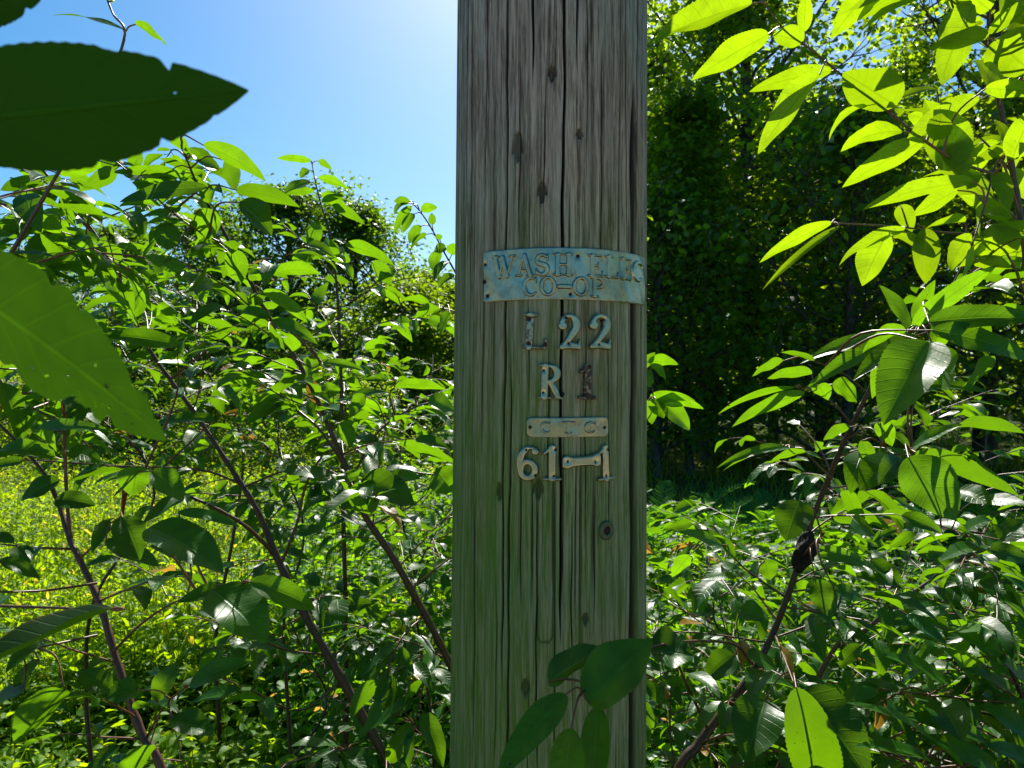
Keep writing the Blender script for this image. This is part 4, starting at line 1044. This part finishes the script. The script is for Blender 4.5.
# --- twig bending out left of the pole, rooted behind it
p = Plant('cherry_sapling', 'sapling behind the pole, its arching tip of curled leaves in the sky left of it', 'sapling',
  [[(530, 560, 1.55, 6), (505, 400, 1.5, 4.5), (480, 325, 1.45, 3.2), (462, 285, 1.42, 2.6), (444, 252, 1.4, 2), (430, 226, 1.4, 1.7), (418, 209, 1.4, 1.4), (409, 201, 1.4, 1)],
   [(478, 322, 1.45, 1.7), (450, 310, 1.42, 1.5), (425, 305, 1.4, 1)]],
  roots=[(.05, 1.75, 0, 8), (.045, 1.6, .7, 7)], group=GS)
r_ = [(410, 201, 394, 214, 10, 1.38, 't', 1.3, .3), (409, 203, 394, 201, 9, 1.38, 'u', .9, .3), (411, 206, 394, 233, 9, 1.38, 'u', .8, .5), (414, 214, 403, 232, 9, 1.38, 't', 1.0, .1), (421, 226, 409, 243, 11, 1.38, 'u', .9, .6), (427, 234, 410, 251, 9, 1.38, 'u', .8, .8), (421, 211, 437, 207, 10, 1.38, 'u', 1.0, .9),
  (432, 225, 432, 213, 7, 1.38, 'u', .4, .3), (440, 240, 437, 234, 6, 1.38), (440, 251, 432, 270, 12, 1.38, 'u', .9, .7), (446, 248, 434, 251, 12, 1.38, 't', .7, .2), (448, 262, 434, 280, 10, 1.38, 't', 1.0, .2), (452, 255, 454, 243, 12, 1.38), (455, 275, 438, 288, 10, 1.38, 't', 1.0, .1), (440, 309, 415, 318, 14, 1.36, 'u', .6, .4), (430, 305, 402, 300, 12, 1.36, 'u', .7, .6), (450, 312, 440, 335, 14, 1.36, 'u')]
p.hero(r_, 12); p.finish()

# --- twigs from the left border
p = Plant('cherry_sapling', 'sapling outside the left border with red twigs reaching in below the near leaf', 'sapling',
  [[(-120, 500, 1.1, 8), (-110, 380, 1.1, 6), (-90, 280, 1.1, 4.5), (-60, 220, 1.1, 3.5), (-30, 205, 1.1, 2.8), (0, 203, 1.1, 2.2), (40, 222, 1.12, 1.9), (80, 246, 1.14, 1.5), (125, 268, 1.15, 1)],
   [(-100, 320, 1.1, 3), (-40, 300, 1.05, 2.4), (10, 268, 1.0, 2), (40, 280, 1.0, 1.2)],
   [(-110, 380, 1.1, 3), (-40, 350, 1.15, 2.4), (20, 400, 1.2, 2), (60, 420, 1.2, 1.2)]],
  roots=[(-1.0, 1.15, 0, 11), (-.98, 1.12, .7, 10)], mat=M_twig_red, group=GS)
p.hero([(62, 232, 18, 212, 16, 1.08), (60, 215, 10, 222, 12, 1.1, 't', .5, .3), (88, 250, 48, 236, 22, 1.1, 'u', .4, .9), (50, 228, 5, 232, 16, 1.08), (95, 205, 138, 225, 14, 1.1, 'u', .5, .9), (68, 246, 105, 262, 16, 1.1), (0, 258, 55, 256, 12, 1.0, 't', .4, .0), (20, 255, 8, 278, 18, 1.0, 'u', .4, .7), (-10, 272, 35, 270, 12, 1.0, 't', .4, .1)], 14)
p.rowline(0, .55, 1, 16, .08, 51); p.rowline(1, .3, 1, 8, .085, 52); p.rowline(2, .3, 1, 9, .085, 53)
p.twigs(0, .5, .95, 9, (.12, .25), .08, 7, seed=54); p.twigs(1, .3, 1, 5, (.1, .2), .08, 6, seed=55); p.twigs(2, .3, 1, 6, (.1, .22), .08, 7, seed=56)
p.finish()

# --- the near sapling whose leaves hang right before the lens
def near_leaf(base, tip, wpx, d0, d1, nface, fold, holes, seed, tint, serr=.016, bites=(), bend=.15):
    r = np.random.default_rng(seed)
    B = at(*base, d0); Tp = at(*tip, d1); ax = nrm(Tp-B); L = np.linalg.norm(Tp-B)
    Nn = np.array(nface, float); Nn = nrm(Nn-ax*(Nn@ax))
    nl, nw = 150, 60
    V, F, U, _ = leaf_arrays([B], [ax*math.cos(bend*.4)+Nn*math.sin(bend*.4)], [Nn], L, wpx/FPX*(d0+d1)/2, bend, fold, nl=nl, nw=nw, wave=.05, phase=np.array([1.0]), twist=np.array([.1]))
    # rounded cherry blade with fine teeth and ragged, gnawed edge
    t = U[:, 1]; s = U[:, 0]*2-1
    k = 1+serr*(np.abs(((t*26) % 1)-.5)*4-1)*np.clip(np.abs(s)*4-3, 0, 1)
    mid = V.reshape(nl+1, nw+1, 3)[:, nw//2][:, None]
    V = (mid+(V.reshape(nl+1, nw+1, 3)-mid)*k.reshape(nl+1, nw+1, 1))
    for (bt, side, dep, wid) in bites:
        m = 1-dep*np.exp(-((t.reshape(nl+1, nw+1)-bt)/wid)**2)*np.clip(side*s.reshape(nl+1, nw+1)*2-.6, 0, 1)
        V = mid+(V-mid)*m[..., None]
    V = V.reshape(-1, 3)
    c = F.mean(1).astype(int); ft = U[F].mean(1); keep = np.ones(len(F), bool)
    for (ht, hs, hr) in holes:
        dd = np.hypot((ft[:, 1]-ht), (ft[:, 0]*2-1-hs)*.2)+r.normal(size=len(F))*.0012
        keep &= dd > hr
    return V, F[keep], U, np.full(len(V), tint)

p = Plant('cherry_sapling', 'sapling close to the lens at the left, with huge blurred dark green leaves', 'sapling',
  [[(-420, 700, .5, 5), (-340, 500, .42, 4.5), (-330, 300, .38, 4), (-330, 150, .36, 3), (-320, 0, .34, 2.5), (-300, -150, .34, 1.6)],
   [(-330, 165, .36, 1.8), (-230, 150, .33, 1.5), (-120, 135, .30, 1.2)],
   [(-330, 330, .38, 1.8), (-220, 300, .37, 1.5), (-90, 270, .35, 1.2)],
   [(-325, 20, .35, 1.8), (-240, -20, .33, 1.4), (-150, -30, .32, 1.1)],
   [(-345, 500, .42, 2), (-200, 560, .45, 1.7), (-60, 600, .48, 1.4), (60, 608, .50, 1.1), (112, 609, .50, .8)]],
  roots=[(-.60, .62, 0, 8), (-.52, .55, .6, 7)], group=GS)
for nm, a in (('leaf', near_leaf((-95, 128), (250, 90), 124, .30, .275, (.1, .95, .75), .12, [(.80, .12, .003), (.62, -.3, .002)], 1, .15, .012, [(.80, 1, .28, .010), (.70, -1, .15, .012), (.88, -1, .10, .008), (.50, -1, .10, .014), (.66, 1, .06, .03)])),
              ('leaf', near_leaf((-75, 262), (168, 440), 146, .345, .33, (.0, 1.0, .75), .10, [(.70, -.62, .008), (.76, -.45, .009), (.63, -.72, .005), (.735, .10, .010), (.83, -.25, .006), (.70, -.28, .006), (.50, -.55, .005), (.90, .3, .005), (.79, .05, .007), (.58, -.3, .004), (.68, .3, .004), (.86, -.5, .005), (.44, -.6, .006), (.73, -.5, .004)], 2, .85, .010,
                                [(.62, -1, .35, .05), (.76, -1, .32, .02), (.83, 1, .22, .03), (.45, 1, .12, .02), (.36, -1, .2, .03), (.93, 1, .3, .012), (.56, 1, .14, .02), (.68, -1, .2, .012)])),
              ('leaf', near_leaf((-150, -28), (42, 0), 92, .31, .30, (.1, .9, .7), .15, [], 3, .1, .012, [(.9, -1, .3, .02)])),
              ('leaf', near_leaf((112, 609), (-60, 690), 66, .50, .44, (.2, .25, 1.0), .45, [], 4, .0, .010, [(.45, -1, .12, .02)]))):
    V, F, U, T = a
    mesh_obj(nm, V-p.base, F, M_leaf_near, p.root, uv=U, tint=T)
# extra leaves above the frame, added to keep sun off the near leaf
sdv = np.array(sd)
for q, (fx_, off) in enumerate(((-.215, .30), (-.180, .33), (-.150, .36))):
    c_ = np.array((fx_, .287, 1.715))+sdv*off*1.35
    B = c_+np.array((-.065, .01, -.005)); p.L.add([B], [(1, -.12, .05)], [(.05, .25, 1)], .125, .082, .25, .12, .4, nl=30, nw=6, serr=1)
    w0 = at(-320, -60, .34); p.T.poly(smoothline(np.array([w0, (w0+B)/2+np.array((0, 0, .02)), B]), 5), np.linspace(.0018, .001, 11), 5, tint=.5)
p.hero([ (-260, 330, -110, 240, 90, .50, 'u', .3, .2), (-260, 470, -60, 520, 90, .55, 'u', .3, .2), (-180, 440, -20, 500, 80, .60, 'u', .3, .2)], 17)
p.finish(M_leaf_near)

p = Plant('cherry_sapling', 'thin shoot at the very top left with a ragged leaf above the near one', 'sapling',
  [[(-60, 640, 1.25, 5), (-50, 450, 1.1, 4.5), (-30, 330, 1.0, 4), (25, 230, .92, 3), (88, 120, .88, 2.3), (124, 40, .86, 1.8), (112, 12, .85, 1.4), (98, -25, .85, 1)]],
  roots=[(-.95, 1.4, 0, 7), (-.93, 1.35, .6, 6)], mat=M_twig_grey, group=GS)
p.hero([(124, 30, 52, 14, 15, .85, 't', .4, .2), (135, 24, 168, 46, 15, .85, 'u', .2, .8), (115, 0, 80, -30, 20, .85)], 16)
p.rowline(0, .35, .72, 9, .08, 57)
p.finish()

# --- right: the stem with the black knot gall
p = Plant('cherry_sapling', 'sapling right of the pole with a swollen black gall halfway up its dark stem', 'sapling',
  [[(672, 795, 1.15, 10), (700, 742, 1.16, 9), (742, 688, 1.18, 7.6), (770, 640, 1.2, 6.2), (786, 600, 1.2, 6), (799, 562, 1.2, 6), (812, 520, 1.2, 5.2), (828, 480, 1.18, 5.5), (845, 440, 1.15, 4.6), (863, 403, 1.12, 4), (880, 368, 1.1, 3.4), (903, 340, 1.06, 2.8), (925, 318, 1.03, 2.2), (946, 296, 1.0, 1.6), (960, 270, 1.0, 1)],
   [(707, 728, 1.16, 3.4), (694, 700, 1.14, 2.8), (682, 674, 1.12, 2.2), (676, 655, 1.1, 1.3)],
   [(752, 664, 1.18, 3), (735, 645, 1.1, 2.6), (700, 641, .98, 2.2), (655, 646, .84, 1.8), (615, 662, .78, 1.5), (583, 692, .74, 1)],
   [(790, 600, 1.2, 2.6), (760, 580, 1.2, 2.2), (738, 562, 1.22, 1.8), (716, 530, 1.24, 1.1)],
   [(832, 479, 1.18, 2), (815, 462, 1.12, 1.7), (802, 450, 1.08, 1.4), (785, 446, 1.05, 1)],
   [(852, 425, 1.14, 1.8), (835, 405, 1.1, 1.5), (815, 392, 1.06, 1.2), (800, 388, 1.04, 1)],
   [(868, 394, 1.11, 1.6), (850, 378, 1.06, 1.4), (832, 368, 1.03, 1.1), (812, 360, 1.02, .9)],
   [(800, 560, 1.2, 2), (812, 545, 1.15, 1.7), (822, 535, 1.12, 1)],
   [(845, 440, 1.15, 2), (870, 428, 1.1, 1.6), (890, 452, 1.05, 1.4), (912, 455, 1.0, 1)],
   [(775, 635, 1.2, 2.4), (785, 660, 1.05, 2), (795, 686, .95, 1.3)],
   [(700, 742, 1.16, 2.6), (735, 735, 1.1, 2), (775, 750, 1.02, 1.2)]],
  roots=[(.17, 1.18, 0, 16), (.20, 1.15, .55, 14)], group=GS)
# gall
gp = at(804, 552, 1.195)-p.base; r = np.random.default_rng(3)
nu, nv = 40, 30; a = np.arange(nu)/nu*2*math.pi; v_ = np.linspace(.04, math.pi-.04, nv)
ax3 = nrm(at(814, 520, 1.2)-at(795, 578, 1.2)); X3 = nrm(np.cross(ax3, np.array((0, 1., 0)))); Y3 = np.cross(ax3, X3)
bump = 1+.22*np.sin(3*a[None]+4*v_[:, None])+.28*r.random((nv, nu))*np.sin(v_)[:, None]
GV = (np.sin(v_)[:, None]*bump*.0135)[..., None]*(np.cos(a)[None, :, None]*X3+np.sin(a)[None, :, None]*Y3)+(np.cos(v_)[:, None]*.037*np.ones((1, nu)))[..., None]*ax3+gp
ii = np.arange(nv-1)[:, None]*nu; jj = np.arange(nu)[None]; j2 = (jj+1) % nu
mesh_obj('gall', GV.reshape(-1, 3), np.stack([ii+jj, ii+nu+jj, ii+nu+j2, ii+j2], -1).reshape(-1, 4), M_dead, p.root)
p.hero([
  # sprig before the pole
  (566, 694, 496, 778, 28, .72, 't', .35, .85), (588, 704, 652, 640, 52, .74, 't', .3, .6), (548, 682, 606, 648, 34, .80, 't', .3, .0), (571, 728, 562, 812, 32, .70, 't', .3, .85), (598, 706, 592, 800, 26, .76, 't', .3, .6), (650, 650, 694, 656, 44, .86, 't', .2, .1),
  # left facing leaves
  (795, 387, 719, 412, 8, 1.02, 'u', .8, .6), (805, 393, 731, 426, 17, 1.02, 'u', .5, .7), (783, 361, 752, 376, 15, 1.02, 'u', .3, .6), (812, 374, 767, 378, 16, 1.02, 'u', .3, .6), (832, 384, 857, 402, 24, 1.04, 'u', .2, .7), (818, 385, 828, 400, 16, 1.04, 'u', .2, .7), (850, 427, 823, 440, 13, 1.1, 'u', .4, .4),
  (790, 448, 718, 466, 10, 1.03, 't', .7, .5), (786, 447, 722, 470, 8, 1.04, 'u', .6, .4), (806, 452, 770, 462, 12, 1.05, 'u', .4, .5), (815, 360, 781, 352, 9, 1.0, 'u', .4, .5),
  (822, 530, 866, 545, 9, 1.1, 'u', .5, .9), (820, 540, 868, 557, 9, 1.1, 'u', .5, .94), (818, 548, 880, 573, 12, 1.08, 't', .5, .9), (818, 557, 872, 566, 9, 1.08, 't', .5, .8), (800, 500, 786, 541, 32, 1.1, 't', .2, .0), (834, 590, 865, 600, 16, 1.1, 't'), (815, 580, 832, 618, 24, 1.1, 't', .3, .3),
  (722, 545, 680, 531, 13, 1.2, 't', .3, .7), (690, 555, 672, 577, 15, 1.2, 'u', .2, .9), (690, 552, 704, 556, 12, 1.2, 'u', .2, .9), (748, 655, 778, 668, 22, 1.12, 't', .2, .5), (765, 560, 770, 580, 18, 1.2, 't', .2, .3), (740, 610, 765, 620, 22, 1.15, 't', .3, .6),
  (796, 687, 826, 800, 44, .88, 't', .9, .0), (765, 700, 745, 762, 44, .98, 't', .3, .2), (800, 690, 870, 780, 50, .98, 't', .5, .1), (735, 655, 705, 680, 26, 1.1, 't', .3, .1),
  # upper cluster
  (908, 332, 800, 362, 21, 1.0, 't', .45, .6), (902, 338, 806, 388, 18, 1.0, 't', .6, .7), (912, 326, 998, 264, 20, .92, 'u', .25, .94), (906, 332, 862, 352, 24, .98, 'u', .3, .7), (930, 342, 884, 424, 50, .86, 't', .3, .7), (915, 335, 853, 380, 20, .95, 't', .3, .3), (912, 336, 872, 398, 28, .98, 'u', .3, .6),
  (932, 330, 1034, 360, 30, .86, 't', .4, .55), (928, 322, 1040, 318, 26, .9, 't', .3, .3), (935, 350, 948, 390, 32, .98, 'u', .3, .6), (996, 362, 960, 392, 34, 1.0, 'u', .3, .3), (960, 338, 1015, 345, 12, 1.0, 't'), (910, 328, 880, 285, 16, .98, 'u', .3, .8), (915, 322, 935, 280, 14, .98, 'u', .3, .7),
  (908, 457, 956, 520, 46, .92, 't', .2, .6), (912, 448, 962, 424, 15, .95, 't', .3, .6), (892, 455, 860, 490, 30, 1.0, 't', .3, .4), (915, 452, 1018, 494, 22, .98, 'u', .4, .0), (958, 425, 1024, 432, 17, 1.0, 'u', .4, .1), (880, 422, 892, 446, 16, 1.05, 'u'), (920, 385, 990, 392, 14, .98, 't', .3, .4), (915, 400, 925, 425, 24, 1.0, 't', .3, .4), (958, 490, 992, 505, 22, 1.0, 't', .3, .2), (862, 440, 870, 470, 14, 1.08, 't')], 18)
p.rowline(1, .2, 1, 5, .075, 61, (0, .5)); p.rowline(3, .1, 1, 9, .075, 62, (.1, .7)); p.rowline(10, .2, 1, 5, .085, 63, (0, .4)); p.rowline(8, .2, 1, 5, .08, 64)
p.twigs(0, .10, .34, 16, (.10, .24), .078, 7, seed=65, tint=(0, .6)); p.twigs(0, .34, .60, 10, (.10, .22), .075, 6, seed=66, tint=(0, .6), bias=(.5, 0, 0)); p.twigs(0, .8, .98, 7, (.08, .18), .085, 6, seed=67, bias=(.5, .2, 0))
p.finish()

# --- grey branch, lower right
p = Plant('cherry_sapling', 'low sapling with a bare grey branch slanting up to the right below the pale leaves', 'sapling',
  [[(800, 720, 1.55, 8), (835, 648, 1.5, 6), (867, 629, 1.48, 5.5), (893, 605, 1.46, 5.2), (919, 589, 1.44, 5), (961, 559, 1.42, 4.4), (986, 549, 1.4, 3.4), (1010, 535, 1.4, 2), (1040, 515, 1.4, 1.2)],
   [(980, 551, 1.4, 2), (965, 535, 1.35, 1.6), (930, 522, 1.3, 1.1)],
   [(893, 605, 1.46, 2.2), (880, 580, 1.4, 1.8), (850, 560, 1.36, 1.1)]],
  roots=[(.55, 1.75, 0, 11), (.57, 1.68, .5, 10)], mat=M_twig_grey, group=GS)
p.hero([(935, 522, 860, 514, 12, 1.3, 't', .4, .4), (935, 526, 900, 530, 18, 1.3, 't', .3, .3), (985, 548, 1010, 540, 26, 1.35, 't', .3, .7), (990, 550, 1030, 560, 22, 1.3, 't', .3, .2), (960, 535, 990, 520, 22, 1.3, 't', .4, .1), (900, 585, 850, 575, 14, 1.35, 't', .4, .1), (930, 600, 880, 612, 22, 1.35, 't', .4, .1), (985, 545, 940, 560, 18, 1.3, 't', .3, .3),
   (1000, 540, 1030, 520, 22, 1.3, 't', .3, .1), (870, 560, 905, 590, 18, 1.35, 't', .4, .1), (950, 470, 1000, 480, 22, 1.3, 't', .4, .1), (975, 500, 1030, 505, 18, 1.3, 't', .4, .1)], 20)
p.rowline(0, .3, 1, 14, .085, 71, (0, .4)); p.rowline(1, .2, 1, 5, .085, 72, (0, .5)); p.rowline(2, .2, 1, 6, .08, 73, (0, .5))
p.twigs(0, .15, .95, 18, (.12, .26), .085, 7, seed=74, tint=(0, .5))
p.finish()

# --- top right
p = Plant('cherry_sapling', 'sapling at the upper right with glowing leaves on a branch reaching to the pole', 'sapling',
  [[(1075, 520, .98, 6), (1050, 400, .97, 5.6), (1032, 300, .96, 5.2), (1020, 215, .95, 4.8), (1007, 140, .94, 4.3), (996, 85, .93, 3.6), (990, 40, .92, 2.8), (985, -20, .92, 2.2), (975, -90, .92, 1.4)],
   [(1016, 180, .95, 2.6), (961, 163, .92, 2.2), (921, 138, .90, 2), (884, 108, .88, 1.8), (844, 77, .86, 1.6), (813, 51, .85, 1.4), (785, 30, .84, 1.2), (764, 2, .83, 1), (755, -25, .83, .8)],
   [(1020, 215, .95, 2), (1000, 160, .92, 1.7), (985, 205, .90, 1.5), (973, 242, .88, 1)],
   [(1035, 320, .96, 2), (1000, 245, .93, 1.7), (940, 232, .90, 1.5), (885, 226, .88, 1.3), (832, 223, .86, 1)],
   [(992, 50, .92, 1.7), (960, 20, .9, 1.5), (945, -15, .9, 1)],
   [(1010, 160, .94, 1.7), (1035, 120, .9, 1.5), (1050, 60, .9, 1)]],
  roots=[(.78, 1.05, 0, 9), (.77, 1.02, .6, 8)], mat=M_twig_grey, group=GS)
p.hero([(752, 4, 653, 40, 40, .83, 'u', .2, .94), (769, 34, 691, 80, 31, .84, 'u', .2, .93), (832, 71, 749, 91, 20, .85, 'u', .35, .6), (820, 74, 757, 154, 32, .84, 'u', .2, .92), (803, 42, 773, 34, 22, .85, 'u', .2, .7), (804, 32, 806, -8, 13, .85, 'u', .2, .94), (896, 106, 843, 72, 42, .87, 'u', .2, .45),
  (925, 140, 842, 187, 24, .89, 'u', .25, .7), (974, 181, 862, 208, 20, .86, 'u', .45, .6), (832, 223, 759, 262, 17, .85, 'u', .35, .94), (840, 226, 763, 288, 8, .86, 't', .5, .5), (906, 229, 838, 264, 15, .88, 'u', .6, .6), (888, 232, 862, 286, 30, .87, 'u', .2, .85), (925, 228, 926, 284, 22, .89, 't', .3, .0),
  (965, 222, 925, 228, 16, .9, 'u', .2, .6), (958, 190, 912, 216, 18, .92, 'u', .2, .6), (900, 205, 912, 232, 16, .9, 'u', .2, .3), (958, 178, 950, 122, 30, .92, 'u', .3, .3), (955, 170, 925, 100, 40, .9, 'u', .3, .7), (980, 100, 905, 140, 24, .9, 'u', .3, .6), (985, 88, 1040, 95, 20, .9, 'u', .3, .92),
  (988, 38, 928, 48, 22, .88, 'u', .4, .3), (975, 5, 940, 85, 40, .9, 'u', .3, .9), (988, 30, 1030, 12, 30, .88, 'u', .3, .7), (995, 40, 1035, 75, 44, .88, 'u', .3, .6), (990, 10, 950, -20, 34, .88, 'u', .3, .9), (885, -5, 848, 10, 10, .88, 'u', .2, .7), (1012, 160, 1035, 105, 24, .9, 'u', .3, .9), (1010, 150, 996, 120, 12, .92, 'u'),
  (1010, 220, 960, 195, 18, .92), (1018, 250, 968, 240, 34, .93, 'u', .3, .6), (1040, 240, 990, 225, 30, .92, 'u', .3, .7), (985, 250, 955, 270, 24, .92, 'u', .3, .6), (975, 262, 1012, 268, 16, .92, 'u'), (938, 90, 898, 98, 12, .93, 't', .5, .05), (1005, 150, 975, 160, 14, .93), (1000, 95, 975, 60, 22, .9, 'u', .3, .8), (1030, 30, 1000, -10, 30, .88, 'u', .3, .9), (930, 250, 890, 232, 12, .9)], 22)
p.rowline(1, .15, .45, 5, .075, 81, (.4, .9)); p.rowline(2, .3, 1, 5, .07, 82, (.3, .9))
p.twigs(0, .45, .8, 9, (.08, .2), .085, 7, seed=83, bias=(.6, .3, 0), tint=(.3, .94)); p.twigs(0, .75, .95, 6, (.1, .2), .09, 7, seed=84, tint=(.3, .94))
p.finish(M_leaf_young)

# --- shoot behind the pole's right edge
p = Plant('cherry_sapling', 'small shoot whose bright leaves peep out from behind the right edge of the pole', 'sapling',
  [[(610, 640, 1.5, 4), (612, 520, 1.5, 3.4), (618, 440, 1.5, 2.6), (626, 400, 1.48, 2), (636, 370, 1.46, 1.2)],
   [(622, 425, 1.5, 1.8), (640, 405, 1.45, 1.4), (655, 398, 1.4, 1)]],
  roots=[(.24, 1.62, 0, 6), (.22, 1.55, .6, 5)], group=GS)
p.hero([(648, 362, 678, 364, 14, 1.4, 'u', .7, .8), (650, 366, 666, 380, 12, 1.4, 'u', .6, .6), (645, 370, 650, 388, 12, 1.4, 'u', .4, .7), (655, 398, 703, 408, 14, 1.38, 'u', .7, .8), (658, 399, 690, 430, 20, 1.38, 't', .4, .5), (652, 398, 664, 418, 18, 1.38, 't', .3, .5), (650, 396, 695, 400, 10, 1.38, 'u', .5, .9), (648, 400, 652, 424, 14, 1.4, 'u', .5, .6), (638, 372, 655, 352, 10, 1.42)], 24)
p.finish()

# --- lit sapling bottom right corner
p = Plant('cherry_sapling', 'low bushy sapling in the lower right corner with long sunlit leaves pointing left', 'sapling',
  [[(1080, 830, 1.3, 7), (1050, 770, 1.28, 6), (1030, 720, 1.25, 5), (1015, 680, 1.22, 4), (1000, 645, 1.2, 2.6), (990, 620, 1.2, 1.3)],
   [(1040, 745, 1.27, 3), (990, 725, 1.2, 2.5), (940, 700, 1.12, 2), (900, 690, 1.1, 1.2)],
   [(1022, 700, 1.24, 2.6), (985, 680, 1.18, 2), (950, 660, 1.15, 1.2)],
   [(1060, 790, 1.3, 3), (980, 790, 1.15, 2.5), (900, 760, 1.05, 2), (850, 735, 1.0, 1.2)]],
  roots=[(1.0, 1.6, 0, 9), (1.02, 1.5, .5, 8)], group=GS)
p.hero([(962, 655, 912, 636, 17, 1.12, 't', .3, .9), (950, 684, 883, 654, 24, 1.08, 't', .3, .9), (992, 692, 944, 648, 26, 1.1, 't', .3, .7), (1002, 655, 948, 628, 14, 1.12, 't', .3, .9), (998, 640, 1010, 622, 20, 1.15, 't', .2, .7), (1020, 700, 960, 668, 20, 1.1, 't', .4, .5), (1035, 690, 990, 650, 18, 1.1, 't', .3, .8),
  (1030, 735, 980, 705, 20, 1.05, 't', .3, .8), (940, 702, 962, 742, 34, 1.0, 't', .3, .2), (900, 692, 850, 680, 14, 1.05, 't', .3, .6), (985, 740, 900, 715, 20, 1.02, 't', .4, .4), (960, 765, 850, 700, 26, .98, 't', .4, .4), (1000, 770, 920, 735, 24, .98, 't', .4, .6), (930, 760, 855, 745, 18, .95, 't', .4, .5), (1040, 770, 985, 745, 22, 1.0, 't', .4, .4), (880, 740, 812, 700, 22, .98, 't', .3, .3), (1045, 655, 1005, 600, 22, 1.1, 't', .3, .1), (1040, 620, 1000, 590, 20, 1.15, 't', .3, .4)], 26)
p.rowline(1, .1, 1, 8, .09, 91, (.2, .9)); p.rowline(2, .1, 1, 6, .085, 92, (.3, .9)); p.rowline(3, .1, 1, 10, .09, 93, (0, .7))
p.twigs(0, .3, .95, 12, (.10, .24), .088, 7, seed=94, tint=(.1, .9)); p.twigs(3, .2, 1, 8, (.10, .2), .085, 7, seed=95, tint=(0, .6)); p.twigs(1, .1, 1, 7, (.10, .2), .085, 7, seed=96, tint=(0, .9))
p.finish()

# --- saplings filling in behind, each rooted where it stands
def filler(x, y, h, label, seed, lean=(0, 0), tint=(0, .8), leaf=.085, n=26, mat=None, branches=5, lo=.25):
    r = np.random.default_rng(seed)
    z0 = float(ground_h(np.array(x), np.array(y)))
    k = 7; t = np.linspace(0, 1, k)
    pts = np.stack([x+lean[0]*t**1.3+r.normal(size=k)*.012*k*t, y+lean[1]*t**1.3+r.normal(size=k)*.012*k*t, z0+h*t], -1)
    p = Plant.__new__(Plant); p.mat = mat or M_twig; p.curves = []
    rad = np.linspace(.008, .0012, k)*(.6+h*.3)
    p.curves.append(smoothline(np.column_stack([pts, rad]), 6))
    c = p.curves[0]
    for q in range(branches):
        i = int((lo+(.92-lo)*(q+.5)/branches)*len(c)); a = q*2.4+r.random(); d = np.array((math.cos(a), math.sin(a), .75)); b_ = [c[i, :3]]
        for e in range(4): d = nrm(d+r.normal(size=3)*.12); b_.append(b_[-1]+d*h*.09)
        b_ = np.array(b_)
        if in_pole_view(b_).any() or in_clear_sky(b_).any(): continue
        p.curves.append(smoothline(np.column_stack([b_, np.linspace(c[i, 3]*.55, .001, 5)]), 4))
    p.base = np.array((x, y, z0)); p.root = thing('leafy_sapling', label, 'sapling', p.base, 'leafy saplings among the undergrowth')
    for q, c in enumerate(p.curves):
        T = Tubes(); T.poly(c[:, :3], c[:, 3], 8, tint=.1 if q == 0 else .3, knob=.1)
        if q == 0: p.T = T
        else: T.build('branch', p.mat, p.root, p.base)
    p.L = Leaves(); p.hasT = False; p.samples = p.curves[0][:, :3]
    p.twigs(0, lo, .99, n, (.12, .34), leaf, 7, seed=seed+1, tint=tint)
    for q in range(1, len(p.curves)): p.twigs(q, .1, 1, 5, (.10, .26), leaf, 7, seed=seed+9+q, tint=tint)
    return p.finish()
filler(-1.30, 2.2, 1.80, 'bushy sapling at the left border level with the meadow edge', 201, (.1, 0), n=30, lo=.66)
filler(-1.02, 2.5, 2.05, 'bushy sapling under the sky gap left of the tall ash', 211, (.05, 0), n=22, lo=.60)
filler(-.66, 2.2, 1.62, 'bushy sapling between the two dark stems at eye height', 221, (-.1, .1), n=22, lo=.64)
filler(-.42, 2.7, 1.55, 'bushy sapling just left of the pole in front of the sunny bushes', 231, (.05, 0), n=18, lo=.60)
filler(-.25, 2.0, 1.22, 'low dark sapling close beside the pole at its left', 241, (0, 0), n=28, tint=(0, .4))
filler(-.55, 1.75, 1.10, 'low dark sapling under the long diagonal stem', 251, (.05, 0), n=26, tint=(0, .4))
filler(-.02, 3.2, 1.35, 'sapling showing in the narrow gap left of the pole', 261, (-.1, 0), n=30)
filler(.62, 2.0, 1.18, 'low sapling behind the gall stem', 301, (0, 0), n=28, tint=(.1, .8))
filler(1.05, 2.3, 1.30, 'sapling right of the gall stem in half shade', 311, (.05, 0), n=30, tint=(0, .7))
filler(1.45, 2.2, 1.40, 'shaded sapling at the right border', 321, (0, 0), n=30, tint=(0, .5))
filler(.45, 1.55, .95, 'low sapling right beside the foot of the pole', 331, (0, 0), n=22, tint=(0, .6))
filler(.95, 1.6, 1.02, 'low sapling below the grey slanting branch', 341, (0, 0), n=26, tint=(0, .8))
filler(1.25, 1.75, 1.00, 'low sapling behind the sunlit corner leaves', 351, (0, 0), n=26, tint=(.1, .9))
